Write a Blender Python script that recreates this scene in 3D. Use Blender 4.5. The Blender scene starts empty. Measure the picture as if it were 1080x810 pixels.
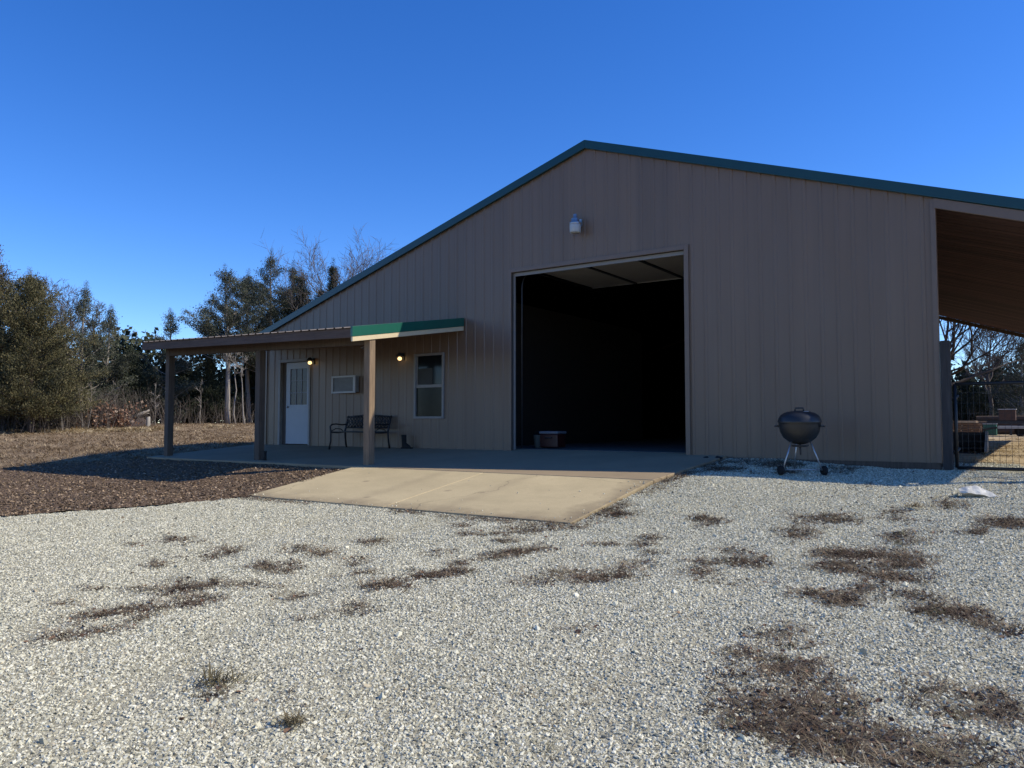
import bpy, bmesh, math, random
import numpy as np
from mathutils import Vector, Matrix
random.seed(7)
PI = math.pi
C = bpy.context.scene.collection
R = math.radians

# ------------------------------------------------------------------ mesh builder
class MB:
    def __init__(s): s.v=[]; s.f=[]; s.sm=[]
    def add(s, vs, fs, smooth=False):
        o=len(s.v); s.v.extend([tuple(p) for p in vs])
        s.f.extend([tuple(i+o for i in f) for f in fs]); s.sm.extend([smooth]*len(fs)); return s
    def box(s, a, b):
        (x0,y0,z0),(x1,y1,z1)=a,b
        return s.add([(x0,y0,z0),(x1,y0,z0),(x1,y1,z0),(x0,y1,z0),(x0,y0,z1),(x1,y0,z1),(x1,y1,z1),(x0,y1,z1)],
            [(0,3,2,1),(4,5,6,7),(0,1,5,4),(1,2,6,5),(2,3,7,6),(3,0,4,7)])
    def bar(s, p, q, w, h, up=(0,0,1)):
        p=Vector(p); q=Vector(q); d=(q-p).normalized(); u=Vector(up)
        sx=d.cross(u)
        if sx.length<1e-4: sx=d.cross(Vector((1,0,0)))
        sx.normalize(); u=sx.cross(d).normalized(); sx*=w/2; u*=h/2
        vs=[p-sx-u,p+sx-u,p+sx+u,p-sx+u,q-sx-u,q+sx-u,q+sx+u,q-sx+u]
        return s.add(vs,[(0,1,2,3),(7,6,5,4),(0,4,5,1),(1,5,6,2),(2,6,7,3),(3,7,4,0)])
    def tube(s, pts, rads, n=6, cap=True):
        pts=[Vector(p) for p in pts]
        if not hasattr(rads,'__len__'): rads=[rads]*len(pts)
        vs=[]; ref=None
        for i,p in enumerate(pts):
            d=(pts[min(i+1,len(pts)-1)]-pts[max(i-1,0)])
            d=d.normalized() if d.length>1e-9 else Vector((0,0,1))
            if ref is None: ref=d.orthogonal().normalized()
            else:
                ref=ref-d*ref.dot(d)
                ref=ref.normalized() if ref.length>1e-6 else d.orthogonal().normalized()
            b=d.cross(ref)
            for k in range(n):
                a=2*PI*k/n; vs.append(p+(ref*math.cos(a)+b*math.sin(a))*rads[i])
        fs=[]
        for i in range(len(pts)-1):
            for k in range(n):
                fs.append((i*n+k,i*n+(k+1)%n,(i+1)*n+(k+1)%n,(i+1)*n+k))
        if cap and n>3: fs.append(tuple(range(n-1,-1,-1))); fs.append(tuple((len(pts)-1)*n+k for k in range(n)))
        return s.add(vs,fs,n>4)
    def lathe(s, prof, c=(0,0,0), n=32, cap=False):
        vs=[]; 
        for r,z in prof:
            for k in range(n):
                a=2*PI*k/n; vs.append((c[0]+r*math.cos(a),c[1]+r*math.sin(a),c[2]+z))
        fs=[]
        for i in range(len(prof)-1):
            for k in range(n): fs.append((i*n+k,i*n+(k+1)%n,(i+1)*n+(k+1)%n,(i+1)*n+k))
        if cap: fs.append(tuple(range(n-1,-1,-1))); fs.append(tuple((len(prof)-1)*n+k for k in range(n)))
        return s.add(vs,fs,True)
    def prism(s, poly, axis, a, b):
        """poly: 2D points; axis 'x'|'y'|'z' extruded from a to b"""
        def P(u,v,t): return {'x':(t,u,v),'y':(u,t,v),'z':(u,v,t)}[axis]
        n=len(poly); vs=[P(u,v,a) for u,v in poly]+[P(u,v,b) for u,v in poly]
        fs=[tuple(range(n))[::-1],tuple(range(n,2*n))]+[(i,(i+1)%n,n+(i+1)%n,n+i) for i in range(n)]
        return s.add(vs,fs)
    def build(s, name, mat, parent=None, bevel=0, fix=True):
        me=bpy.data.meshes.new(name); me.from_pydata(s.v,[],s.f)
        me.polygons.foreach_set('use_smooth',s.sm)
        if fix and len(s.f)<60000:
            bm=bmesh.new(); bm.from_mesh(me); bmesh.ops.recalc_face_normals(bm,faces=bm.faces); bm.to_mesh(me); bm.free()
        me.materials.append(mat); me.update()
        o=bpy.data.objects.new(name,me); C.objects.link(o)
        if parent is not None:
            o.parent=parent; o.matrix_parent_inverse=Matrix.Translation(-parent.location)
            # children are built in world space: store them relative to the parent's base
        if bevel:
            b=o.modifiers.new('bevel','BEVEL'); b.width=bevel; b.segments=2; b.limit_method='ANGLE'; b.angle_limit=R(40)
        return o
def tag(o, label=None, cat=None, group=None, kind=None):
    if label: o['label']=label
    if cat: o['category']=cat
    if group: o['group']=group
    if kind: o['kind']=kind
    return o
def thing(name, label, cat, loc=(0,0,0), group=None):
    o=bpy.data.objects.new(name,None); C.objects.link(o); o.location=loc; o.empty_display_size=.2
    return tag(o,label,cat,group)

# ------------------------------------------------------------------ materials
class NT:
    def __init__(s,m):
        s.t=m.node_tree; s.n=s.t.nodes; s.l=s.t.links; s.b=s.n['Principled BSDF']
    def new(s,t,**k):
        n=s.n.new(t)
        for a,b in k.items(): setattr(n,a,b)
        return n
    def noise(s,scale,detail=4,rough=.6,vec=None,sc=None):
        n=s.new('ShaderNodeTexNoise'); n.inputs['Scale'].default_value=scale; n.inputs['Detail'].default_value=detail; n.inputs['Roughness'].default_value=rough
        if vec is None: vec=s.coord(sc)
        s.l.new(vec,n.inputs['Vector']); return n.outputs['Fac']
    def coord(s,sc=None):
        c=s.new('ShaderNodeTexCoord').outputs['Object']
        if sc:
            m=s.new('ShaderNodeMapping'); m.inputs['Scale'].default_value=sc; s.l.new(c,m.inputs['Vector']); c=m.outputs['Vector']
        return c
    def ramp(s,fac,stops,interp='LINEAR'):
        r=s.new('ShaderNodeValToRGB'); r.color_ramp.interpolation=interp
        e=r.color_ramp.elements
        while len(e)<len(stops): e.new(.5)
        for i,(p,c) in enumerate(stops):
            e[i].position=p; e[i].color=(*c,1) if len(c)==3 else c
        s.l.new(fac,r.inputs['Fac']); return r.outputs['Color']
    def mix(s,fac,a,b,mode='MIX'):
        m=s.new('ShaderNodeMix',data_type='RGBA',blend_type=mode)
        for sock,val in ((m.inputs['Factor'],fac),(m.inputs['A'],a),(m.inputs['B'],b)):
            pass
        def st(idx,val):
            i=m.inputs[idx]
            if hasattr(val,'is_linked') or hasattr(val,'node'): s.l.new(val,i)
            elif isinstance(val,(int,float)): i.default_value=val
            else: i.default_value=(*val,1) if len(val)==3 else val
        st(0,fac); st(6,a); st(7,b); return m.outputs[2]
    def math(s,op,a,b=0):
        m=s.new('ShaderNodeMath',operation=op)
        for i,val in enumerate((a,b)):
            if hasattr(val,'node'): s.l.new(val,m.inputs[i])
            else: m.inputs[i].default_value=val
        return m.outputs[0]
    def col(s,c): s.l.new(c,s.b.inputs['Base Color'])
    def bump(s,h,strength=.5,dist=.02):
        b=s.new('ShaderNodeBump'); b.inputs['Strength'].default_value=strength; b.inputs['Distance'].default_value=dist
        s.l.new(h,b.inputs['Height']); s.l.new(b.outputs['Normal'],s.b.inputs['Normal'])
def M(name,base=(.5,.5,.5),rough=.6,metal=0,spec=.5,var=.0,vscale=6,bump=0,bscale=40,sc=None):
    m=bpy.data.materials.new(name); m.use_nodes=True; t=NT(m); b=t.b
    b.inputs['Base Color'].default_value=(*base,1); b.inputs['Roughness'].default_value=rough; b.inputs['Metallic'].default_value=metal
    b.inputs['Specular IOR Level'].default_value=spec
    if var:
        f=t.noise(vscale,5,.65,sc=sc)
        lo=tuple(max(0,c*(1-var)) for c in base); hi=tuple(min(1,c*(1+var)) for c in base)
        t.col(t.ramp(f,[(.3,lo),(.7,hi)]))
    if bump: t.bump(t.noise(bscale,4,.6),bump,.01)
    return m
def metal_siding(name,base):
    m=M(name,base,.38,0,.5); t=NT(m)
    f1=t.noise(1.0,3,.6,sc=(3.2,3.2,.16)); f2=t.noise(.45,4,.6)
    c1=t.ramp(f1,[(.3,tuple(c*.93 for c in base)),(.7,tuple(c*1.06 for c in base))])
    f3=t.noise(2.2,5,.7,sc=(1,1,.35))
    c2=t.mix(t.ramp(f2,[(.35,(0,0,0)),(.75,(.5,.5,.5))]),c1,(base[0]*.95,base[1]*.93,base[2]*.88))
    c3=t.mix(t.ramp(f3,[(.55,(0,0,0)),(.8,(.28,.28,.28))]),c2,(base[0]*1.15,base[1]*1.08,base[2]*.95))
    # splash dirt along the lowest hand-breadth of the sheets
    z=t.new('ShaderNodeSeparateXYZ'); t.l.new(t.coord(),z.inputs[0])
    d=t.math('ADD',t.math('MULTIPLY',z.outputs['Z'],-2.4),t.math('MULTIPLY',t.noise(5,4,.7),.9))
    c4=t.mix(t.ramp(d,[(.15,(0,0,0)),(.75,(.55,.55,.55))]),c3,(.17,.125,.085))
    x=t.math('FLOOR',t.math('DIVIDE',t.math('ADD',z.outputs['X'],.155),.735))
    wn=t.new('ShaderNodeTexWhiteNoise',noise_dimensions='1D'); t.l.new(x,wn.inputs['W'])
    c4=t.mix(1,c4,t.ramp(wn.outputs['Value'],[(0,(.93,.93,.94)),(1,(1.07,1.06,1.05))]),'MULTIPLY')
    t.col(c4)
    t.l.new(t.math('ADD',t.math('MULTIPLY',f3,.25),.28),t.b.inputs['Roughness'])
    t.bump(t.noise(1.4,2,.5,sc=(1.6,1.6,.5)),.12,.02)
    return m
def wood(name,base,rough=.8,axis=2,k=1.0):
    m=M(name,base,rough,0,.2); t=NT(m)
    sc=[14,14,14]; sc[axis]=.8
    f=t.noise(2.2*k,6,.7,sc=tuple(sc)); g=t.noise(2.0,4,.6)
    c=t.ramp(f,[(.28,tuple(c*.6 for c in base)),(.55,base),(.78,tuple(min(1,c*1.3) for c in base))])
    t.col(t.mix(t.ramp(g,[(.4,(0,0,0)),(.7,(.4,.4,.4))]),c,tuple(q*.55 for q in base)))
    t.bump(f,.35,.006); return m
def island_mat(name,stops,rough=.8,spec=.2,trans=0,patch=None):
    m=M(name,stops[0][1],rough,0,spec); t=NT(m)
    g=t.new('ShaderNodeNewGeometry'); c=t.ramp(g.outputs['Random Per Island'],stops)
    if patch is not None: c=t.mix(t.ramp(t.noise(patch[0],3,.6),[(.42,(0,0,0)),(.62,(1,1,1))]),c,patch[1])
    t.col(c)
    return m
def inst_mat(name,stops,rough=.85,spec=.25,grain=0,bias=None):
    m=M(name,stops[0][1],rough,0,spec); t=NT(m)
    g=t.new('ShaderNodeObjectInfo'); c=t.ramp(g.outputs['Random'],stops)
    if grain:
        c=t.mix(1.0,c,t.ramp(t.noise(grain,3,.6),[(.3,(.8,.8,.8)),(.7,(1.12,1.12,1.12))]),'MULTIPLY')
    t.col(c); return m

SID=(.170,.112,.073)
m_siding=metal_siding('taupe painted steel siding',SID)
m_tan=M('tan painted steel trim',(.168,.113,.079),.4,var=.06)
m_greenp=M('sunlit green porch trim',(.012,.10,.07),.32,var=.08,vscale=3)  # lighter copy of the barn's trim green, sunlight put into the colour
m_green=M('shaded green steel trim',(.004,.042,.046),.3,var=.08,vscale=3)  # same green darkened: the gable's shade is in the colour
m_roofg=M('green painted steel roofing',(.02,.13,.09),.35,var=.1)
m_under=M('red brown underside of roofing',(.075,.032,.027),.75,0,.15); t=NT(m_under)
_f=t.noise(1.0,4,.65,sc=(.12,2.6,.12)); t.col(t.ramp(_f,[(.3,(.024,.014,.015)),(.5,(.052,.028,.028)),(.72,(.105,.056,.052))]))
m_white=M('white painted trim',(.22,.205,.19),.5,var=.08,vscale=9)
m_door=M('white painted steel door',(.32,.345,.375),.45,var=.03)
m_glass=M('dark window glass',(.010,.012,.014),.08,0,.25)
m_paneblind=M('pale blind behind glass',(.05,.05,.046),.5,0,.15,var=.1)
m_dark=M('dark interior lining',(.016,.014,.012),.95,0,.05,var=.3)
m_ohd=M('ivory steel overhead door',(.44,.41,.36),.5,var=.06)
m_galv=M('galvanised steel',(.42,.43,.44),.42,.7,var=.12,vscale=20)
m_steel=M('dark steel',(.05,.05,.052),.5,.5,var=.25,vscale=14)
m_black=M('black enamel',(.019,.020,.021),.40,0,.5,var=.15)
m_rubber=M('black rubber',(.014,.014,.014),.75,0,.25,var=.2)
m_alu=M('dull aluminium',(.45,.46,.47),.42,.85,var=.1,vscale=25)
m_postw=wood('weathered treated post',(.26,.185,.12))
m_postd=wood('shaded treated post',(.13,.098,.074))  # darker copy for the two left posts, their shade painted in
m_acw=M('off white plastic',(.42,.42,.42),.5,var=.05)
m_postx=wood('weathered dark timber',(.115,.085,.065))
m_fascia=wood('weathered brown fascia board',(.135,.095,.075),axis=0)
m_cream=M('cream painted rake board',(.62,.51,.32),.55,var=.05)
m_rafter=wood('porch rafter timber',(.10,.075,.058),axis=1)
SUN_E=3.6; SKY_STR=.15; SKY_ALT=900; SKY_AIR=.9; SKY_DUST=.2; SKY_OZ=4.5; SKY_SAT=1.27; SKY_HUE=.513; EXPO=0.5
CED=[
(-30.38,2.35,0.04,9.12,3.02,0.45,'b','tallest dark cedar cut by the left edge of the photo'),
(-27.87,2.86,0.06,7.26,2.35,0.73,'o','broad olive brown cedar with a rounded top beside the left edge of the clearing'),
(-31.23,6.62,0.27,7.37,2.12,0.65,'g','open cedar with silvery inner limbs right of the broad brown cedar'),
(-32.13,8.44,0.38,6.42,2.02,0.46,'g','lower green cedar between the open silvery cedar and the brush pile'),
(-32.06,9.7,0.43,4.24,1.76,0.83,'d','short dark cedar behind the white stump'),
(-31.34,11.41,0.45,6.44,1.80,0.40,'g','pointed cedar standing up just behind the outer left porch post'),
(-28.54,13.34,0.45,8.87,2.97,3.58,'g','tall high-crowned cedar with bare pale stems below, seen over the porch roof'),
(-29.15,16.56,0.46,10.39,3.18,3.13,'g','full cedar whose top is highest of those over the porch roof'),
(-28.4,18.29,0.46,9.45,2.55,2.74,'d','dark cedar meeting the green barn roof edge'),
(-30.98,16.52,0.46,9.34,2.90,3.90,'g','open cedar between the two tallest ones over the porch roof'),
(-29.73,18.59,0.46,10.12,3.08,3.50,'g','broad cedar just left of the green barn roof edge'),
(-28.32,19.57,0.46,8.7,2.37,3.39,'d','dark cedar mostly hidden behind the left roof slope'),
(-26.16,18.62,0.46,9.88,0.85,5.40,'d','narrow cedar tip in front of the big bare tree'),
(-33.21,13.77,0.45,3.82,1.93,0.20,'d','dark cedar seen under the porch roof right of the outer post'),
(-31.15,13.97,0.45,4.29,1.89,0.20,'d','wide dark cedar filling the middle of the gap between two porch posts'),
(-32.68,17.78,0.46,4.3,2.18,0.44,'d','dark cedar behind the pale slender stems under the porch roof'),
(8.12,34.93,-0.04,4.91,1.68,0.87,'g','olive cedar beyond the gate at the right edge of the photo'),
(6.73,40.05,-0.03,4.67,1.78,0.62,'d','mid sized dark cedar beyond the lumber yard'),
(5.2,41.43,-0.03,3.92,1.97,0.51,'d','low dark cedar just right of the wooden gate post'),
]
BARE=[
(-35.94,7.03,0.3,10.17,1.35,'bare twiggy tree poking up between the two left cedars'),
(-37.87,9.34,0.42,9.21,1.22,'bare forked tree rising behind the open silvery cedar'),
(-38.57,11.29,0.45,9.23,0.81,'thin bare treetop right of the open silvery cedar'),
(-37.09,12.31,0.45,6.8,0.75,'small bare tree above the short dark cedar'),
(-25.83,18.85,0.45,11.18,2.84,'big bare spreading tree behind the left slope of the barn roof'),
(-27.52,24.98,0.47,11.85,1.28,'bare twig top just showing over the barn roof edge'),
(5.82,22.41,-0.06,7.39,2.87,'large bare oak with long dark limbs seen under the lean-to roof'),
(6.71,36.39,-0.04,7.61,1.55,'bare upright tree behind the cedars beyond the gate'),
]
SAP=[
(-27.71,4.19,0.12,2.48,'pale forked sapling in front of the broad brown cedar'),
(-28.92,3.35,0.08,1.79,'thin grey sapling below the broad brown cedar'),
(-28.99,3.91,0.11,1.65,'thin grey sapling second to the left of the pale forked one'),
(-29.92,2.67,0.05,2.13,'pale sapling nearest the left edge of the photo'),
(-28.01,5.2,0.18,2.57,'left of two thin pale stems beside the brush pile'),
(-27.85,5.31,0.19,2.74,'right of two thin pale stems beside the brush pile'),
(-28.06,8.81,0.4,2.35,'pale straight sapling between the white stump and the outer porch post'),
(-28,11.28,0.45,2.61,'thin grey crooked sapling under the middle of the porch roof'),
(-25.84,11.55,0.44,4.82,'leftmost of three pale stems seen under the porch roof'),
(-25.56,11.75,0.44,5.02,'middle one of three pale stems seen under the porch roof'),
(-25.19,12,0.44,4.53,'leaning pale stem nearest the middle porch post'),
(-30.84,8.11,0.36,2.69,'pale dead stem rising behind the brush pile'),
]
# ------------------------------------------------------------------ the lie of the land
def ss(a,b,x):
    t=np.clip((x-a)/(b-a),0,1); return t*t*(3-2*t)
DX=[-60,-4,0,2.8,3.05,5.4,13,20,60]; DZ=[0,-.08,-.09,-.30,-.33,-.66,-1.09,-1.3,-1.5]
def ground(x,y):
    x=np.asarray(x,float); y=np.asarray(y,float)
    z=np.interp(-y,DX,DZ)
    z2=np.interp(-y,[-60,-9,0,2,5.4,8,13,20,60],[0,-.08,-.19,-.32,-.64,-.83,-1.09,-1.3,-1.5]); k=ss(5,7.5,x); z=z*(1-k)+z2*k
    z=z+.42*ss(9,27,-x)*ss(1,11,y)+.1*ss(9,27,-x)*ss(-6,2,y)
    return z
def G(x,y): return float(ground(x,y))
def vnoise(x,y,s,seed=0):
    x=np.asarray(x)/s; y=np.asarray(y)/s
    xi=np.floor(x).astype(np.int64); yi=np.floor(y).astype(np.int64); fx=x-xi; fy=y-yi
    fx=fx*fx*(3-2*fx); fy=fy*fy*(3-2*fy)
    def h(a,b):
        n=(a*374761393+b*668265263+seed*974711)&0xffffffff
        n=((n^(n>>13))*1274126177)&0xffffffff
        return ((n^(n>>16))&0xffff)/65535.
    return (h(xi,yi)*(1-fx)+h(xi+1,yi)*fx)*(1-fy)+(h(xi,yi+1)*(1-fx)+h(xi+1,yi+1)*fx)*fy
def fbm(x,y,s,seed=0):
    return .55*vnoise(x,y,s,seed)+.28*vnoise(x,y,s/2.1,seed+1)+.17*vnoise(x,y,s/4.3,seed+2)
CAM=np.array([8.966,-13.093,.536])
def np_mesh(name,V,F,mat,smooth=True,attrs=None):
    me=bpy.data.meshes.new(name); V=np.asarray(V,np.float32); F=np.asarray(F,np.int32)
    n,k=F.shape
    me.vertices.add(len(V)); me.vertices.foreach_set('co',V.ravel())
    me.loops.add(n*k); me.loops.foreach_set('vertex_index',F.ravel())
    me.polygons.add(n); me.polygons.foreach_set('loop_start',np.arange(0,n*k,k,dtype=np.int32))
    me.polygons.foreach_set('use_smooth',np.full(n,smooth))
    me.update(calc_edges=True)
    for a,val in (attrs or {}).items():
        at=me.attributes.new(a,'FLOAT','POINT'); at.data.foreach_set('value',np.asarray(val,np.float32))
    if mat: me.materials.append(mat)
    return me
def grid(xs,ys):
    X,Y=np.meshgrid(xs,ys); nx=len(xs); ny=len(ys)
    i=np.arange(nx*ny).reshape(ny,nx)
    F=np.stack([i[:-1,:-1],i[:-1,1:],i[1:,1:],i[1:,:-1]],-1).reshape(-1,4)
    return X.ravel(),Y.ravel(),F
def compact(V,F,arrs):
    u,inv=np.unique(F,return_inverse=True)
    return V[u],inv.reshape(F.shape),[a[u] for a in arrs]

# one base sheet to the horizon: winter grass and leaf litter
m_field=M('dormant field grass',(.24,.17,.10),.95,0,.1); t=NT(m_field)
f1=t.noise(.35,5,.65); f2=t.noise(7,6,.75); f3=t.noise(1.6,5,.7)
c=t.ramp(f1,[(.3,(.22,.155,.097)),(.52,(.30,.22,.135)),(.75,(.39,.30,.185))])
c=t.mix(1,c,t.ramp(f2,[(.3,(.5,.47,.45)),(.5,(.95,.95,.95)),(.72,(1.35,1.3,1.2))]),'MULTIPLY')
c=t.mix(t.ramp(f3,[(.52,(0,0,0)),(.68,(.6,.6,.6))]),c,(.13,.085,.055)); t.col(c); t.bump(f2,.9,.05)
xs=np.concatenate([[-600,-300,-150,-90,-60],np.arange(-46,30.1,1.0),[45,70,120,300,600]])
ys=np.concatenate([[-300,-150,-80,-50,-35],np.arange(-26,-7,1.),np.arange(-7,0.5,.5),np.arange(1,50.1,1.0),[60,80,120,200,350,700]])
X,Y,F=grid(xs,ys)
Z=ground(X,Y)+(fbm(X,Y,3.,5)-.5)*.07*ss(2,5,np.hypot(X-1,np.maximum(0,-Y-2))+np.where(Y>0,9,0))*(1-ss(-9,-7.5,X)*(1-ss(7.7,8.2,X))*(1-ss(18,19,Y)))
Z=np.where((X>-8.6)&(X<8)&(Y>-5.5)&(Y<18.5),np.minimum(Z,ground(X,Y)-.05),Z)
e_=np.interp(-Y,[3.05,5.4,6.9,8.2,11.5,15,26],[-1.4,-1.46,-2.35,-3.25,-6.1,-9.2,-19])
Z=np.where((Y<1)&(Y>-19)&(X>e_+.8)&(X<19.5),ground(X,Y)-.11,Z)
o=bpy.data.objects.new('ground',np_mesh('ground',np.stack([X,Y,Z],1),F,m_field)); C.objects.link(o); tag(o,kind='structure')

# weeds that have grown through the gravel: world ellipses (x, y, half width, half depth, heading, weight)
PATCH=np.array([[0.71,-8.4,0.09,0.14,2.63,1.0],[0.81,-8.01,0.14,0.18,2.59,1.0],[1.14,-8.02,0.07,0.13,2.57,1.0],[1.86,-8.83,0.08,0.16,2.61,1.0],[1.74,-8.57,0.06,0.11,2.59,1.0],[2.02,-8.33,0.08,0.17,2.54,1.0],[1.92,-8.08,0.09,0.23,2.53,1.0],[2.63,-9.13,0.07,0.13,2.59,1.0],[2.96,-9.28,0.18,0.19,2.58,1.0],[3.04,-9.07,0.11,0.12,2.55,1.0],[2.52,-9.99,0.1,0.09,2.7,1.0],[3.06,-10.03,0.16,0.15,2.67,1.0],[3.19,-9.79,0.16,0.2,2.63,1.0],[3.47,-9.91,0.08,0.12,2.62,1.0],[3.4,-9.47,0.18,0.17,2.57,1.0],[3.54,-10.16,0.09,0.08,2.65,1.0],[3.39,-10.42,0.15,0.14,2.7,1.0],[3.32,-8.89,0.06,0.12,2.51,1.0],[2.27,-9.64,0.07,0.08,2.67,1.0],[2.55,-9.46,0.07,0.1,2.63,1.0],[2.62,-7.74,0.1,0.22,2.44,1.0],[2.96,-7.73,0.11,0.21,2.42,1.0],[2.87,-8.41,0.07,0.19,2.49,1.0],[3.12,-8.33,0.14,0.23,2.46,1.0],[3.0,-7.08,0.09,0.18,2.35,1.0],[3.49,-7.8,0.08,0.19,2.37,1.0],[3.95,-8.16,0.11,0.08,2.37,1.0],[4.41,-8.39,0.09,0.17,2.34,1.0],[4.51,-8.31,0.07,0.18,2.32,1.0],[4.54,-7.97,0.11,0.15,2.28,1.0],[4.66,-7.76,0.13,0.16,2.25,1.0],[4.48,-7.4,0.09,0.13,2.24,1.0],[4.57,-7.09,0.1,0.16,2.2,1.0],[4.63,-6.91,0.08,0.19,2.18,1.0],[4.29,-6.42,0.08,0.11,2.18,1.0],[3.95,-6.18,0.1,0.12,2.2,1.0],[3.71,-6.29,0.09,0.12,2.23,1.0],[3.28,-5.91,0.1,0.17,2.24,1.0],[4.03,-7.21,0.08,0.15,2.27,1.0],[4.73,-8.97,0.11,0.17,2.37,0.5],[3.98,-8.92,0.08,0.14,2.45,1.0],[3.61,-8.84,0.05,0.07,2.47,1.0],[4.59,-9.36,0.04,0.07,2.44,1.0],[4.13,-5.79,0.21,0.26,2.16,1.0],[4.25,-5.54,0.18,0.25,2.13,1.0],[4.51,-5.49,0.12,0.18,2.1,1.0],[4.73,-4.76,0.17,0.18,2.04,1.0],[5.31,-6.1,0.08,0.1,2.05,1.0],[5.6,-5.7,0.09,0.14,2.0,1.0],[5.67,-6.03,0.07,0.12,2.01,1.0],[5.88,-6.32,0.09,0.09,2.0,0.5],[4.82,-6.53,0.08,0.15,2.13,1.0],[4.75,-6.77,0.09,0.14,2.16,1.0],[5.85,-7.22,0.28,0.25,2.06,1.0],[5.46,-7.27,0.09,0.15,2.11,1.0],[5.97,-6.78,0.11,0.16,2.01,1.0],[5.47,-7.67,0.13,0.17,2.14,0.5],[5.73,-4.65,0.09,0.15,1.93,1.0],[5.94,-4.77,0.09,0.19,1.92,1.0],[6.54,-5.93,0.12,0.13,1.89,1.0],[6.79,-6.23,0.2,0.2,1.87,1.0],[6.46,-6.39,0.11,0.12,1.93,1.0],[6.51,-6.74,0.11,0.18,1.94,1.0],[6.4,-8.53,0.07,0.11,2.08,0.5],[6.8,-4.25,0.16,0.26,1.81,1.0],[7.13,-4.11,0.18,0.22,1.77,1.0],[6.89,-4.92,0.15,0.28,1.82,1.0],[7.63,-3.76,0.11,0.29,1.71,1.0],[8.08,-2.98,0.12,0.26,1.65,1.0],[8.65,-3.85,0.23,0.26,1.6,1.0],[7.77,-4.77,0.1,0.14,1.71,1.0],[7.9,-5.01,0.14,0.13,1.7,0.5],[7.38,-5.62,0.19,0.21,1.78,1.0],[7.59,-5.68,0.13,0.16,1.75,1.0],[7.53,-6.16,0.22,0.22,1.77,1.0],[7.85,-5.64,0.23,0.32,1.71,1.0],[8.01,-5.76,0.12,0.19,1.69,1.0],[7.96,-6.29,0.22,0.17,1.71,1.0],[7.51,-7.04,0.12,0.14,1.8,1.0],[7.72,-7.1,0.17,0.16,1.77,1.0],[7.82,-6.75,0.09,0.12,1.74,1.0],[8.2,-6.76,0.15,0.17,1.69,0.5],[8.33,-7.14,0.13,0.17,1.67,1.6],[8.5,-7.05,0.13,0.17,1.64,1.6],[8.6,-7.12,0.08,0.12,1.62,1.5],[8.77,-7.28,0.05,0.09,1.6,1.2],[8.42,-4.39,0.1,0.12,1.63,1.0],[7.01,-6.21,0.07,0.11,1.84,0.5],[7.6,-8.05,0.23,0.21,1.83,0.6],[7.48,-8.52,0.14,0.18,1.88,1.0],[7.73,-8.72,0.23,0.29,1.84,1.0],[7.67,-9.2,0.13,0.26,1.89,1.0],[7.89,-8.94,0.24,0.36,1.82,1.0],[8.07,-8.97,0.13,0.2,1.78,1.0],[7.98,-9.33,0.29,0.23,1.82,1.0],[8.2,-9.37,0.21,0.19,1.77,1.0],[8.46,-9.22,0.28,0.18,1.69,1.0],[8.65,-9.26,0.27,0.13,1.64,1.0],[8.62,-8.58,0.26,0.2,1.64,1.0],[8.33,-9.45,0.27,0.12,1.73,1.0],[7.8,-9.44,0.12,0.14,1.87,1.0],[5.19,-10.49,0.05,0.11,2.54,1.3],[5.55,-10.44,0.05,0.06,2.49,0.5],[5.85,-10.3,0.1,0.06,2.42,0.5],[5.94,-10.5,0.04,0.06,2.44,0.5]])
def weed(x,y):
    w=np.zeros_like(x)
    for px,py,a,b,an,k in PATCH:
        dx,dy=x-px,y-py
        m=(abs(dx)<3)&(abs(dy)<3)
        if not m.any(): continue
        u=(dx[m]*math.cos(an)+dy[m]*math.sin(an))/b; v=(-dx[m]*math.sin(an)+dy[m]*math.cos(an))/a
        d=np.sqrt(u*u+v*v)
        w[m]=np.maximum(w[m],(k*.8 if px<3.6 else k)*np.clip((1.45-d)*1.25,0,1))
    n=.66*fbm(x,y,.34,31)+.34*fbm(x,y,.12,37)
    w=w*np.clip((n-.25)*4.0,0,1.4)
    # dead weeds along the edges of the concrete apron and the barn wall
    e1=np.exp(-((y+5.45)/.11)**2)*((x>-1.4)&(x<4.6))*np.clip((vnoise(x,y,.5,3)-.25)*2,0,1)
    e2=np.exp(-((x-4.56)/.13)**2)*((y>-5.5)&(y<-.2))*np.clip((vnoise(x,y,.4,4)-.15)*2,0,1)
    e3=np.clip(1-abs(y+.55)/.55,0,1)*((x>4.4)&(x<6.6))*np.clip((fbm(x,y,.5,9)-.32)*5,0,1.4)
    e4=np.clip(1-abs(y+1.4)/.5,0,1)*((x>4.6)&(x<6.0))*np.clip((fbm(x,y*2.4,.6,19)-.42)*6,0,1.4)
    bg=np.clip((fbm(x,y,.5,77)-.66)*3.0,0,.35)*ss(5,9,x)
    return np.maximum.reduce([w,e1*.8,e2*1.0,e3,e4,bg])
# gravel sheet, mulch bed
def edge_x(y):     # where the gravel meets the mulch
    return np.interp(-y,[3.05,5.4,6.9,8.2,11.5,15,26],[-1.4,-1.46,-2.35,-3.25,-6.1,-9.2,-19])
def in_gravel(x,y):
    e=(fbm(x,y,.9,12)-.5)*.5
    a=(y<-5.37)&(x>edge_x(y)+e*(x<0))
    b=(y>=-5.37)&(x>4.46)&(y<.06)
    c=(y>=.06)&(x>7.66)&(y<2.0+e*2)&(x<22)
    return a|b|c
def in_mulch(x,y):
    e=(fbm(x,y,.9,12)-.5)*.5
    up=np.interp(-x,[1,8.4,11.5,16,24],[-3.02,-3.02,-4.75,-7.0,-11.])
    return (y<up+e*.7*(x<-8.6))&(x<edge_x(y)+e*(x<1)+.03)&((x<-1.40)|(y<-5.4))&(y>-20)
step=.11
X,Y,F=grid(np.arange(-14,20.01,step),np.arange(-19,3.7,step))
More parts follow.
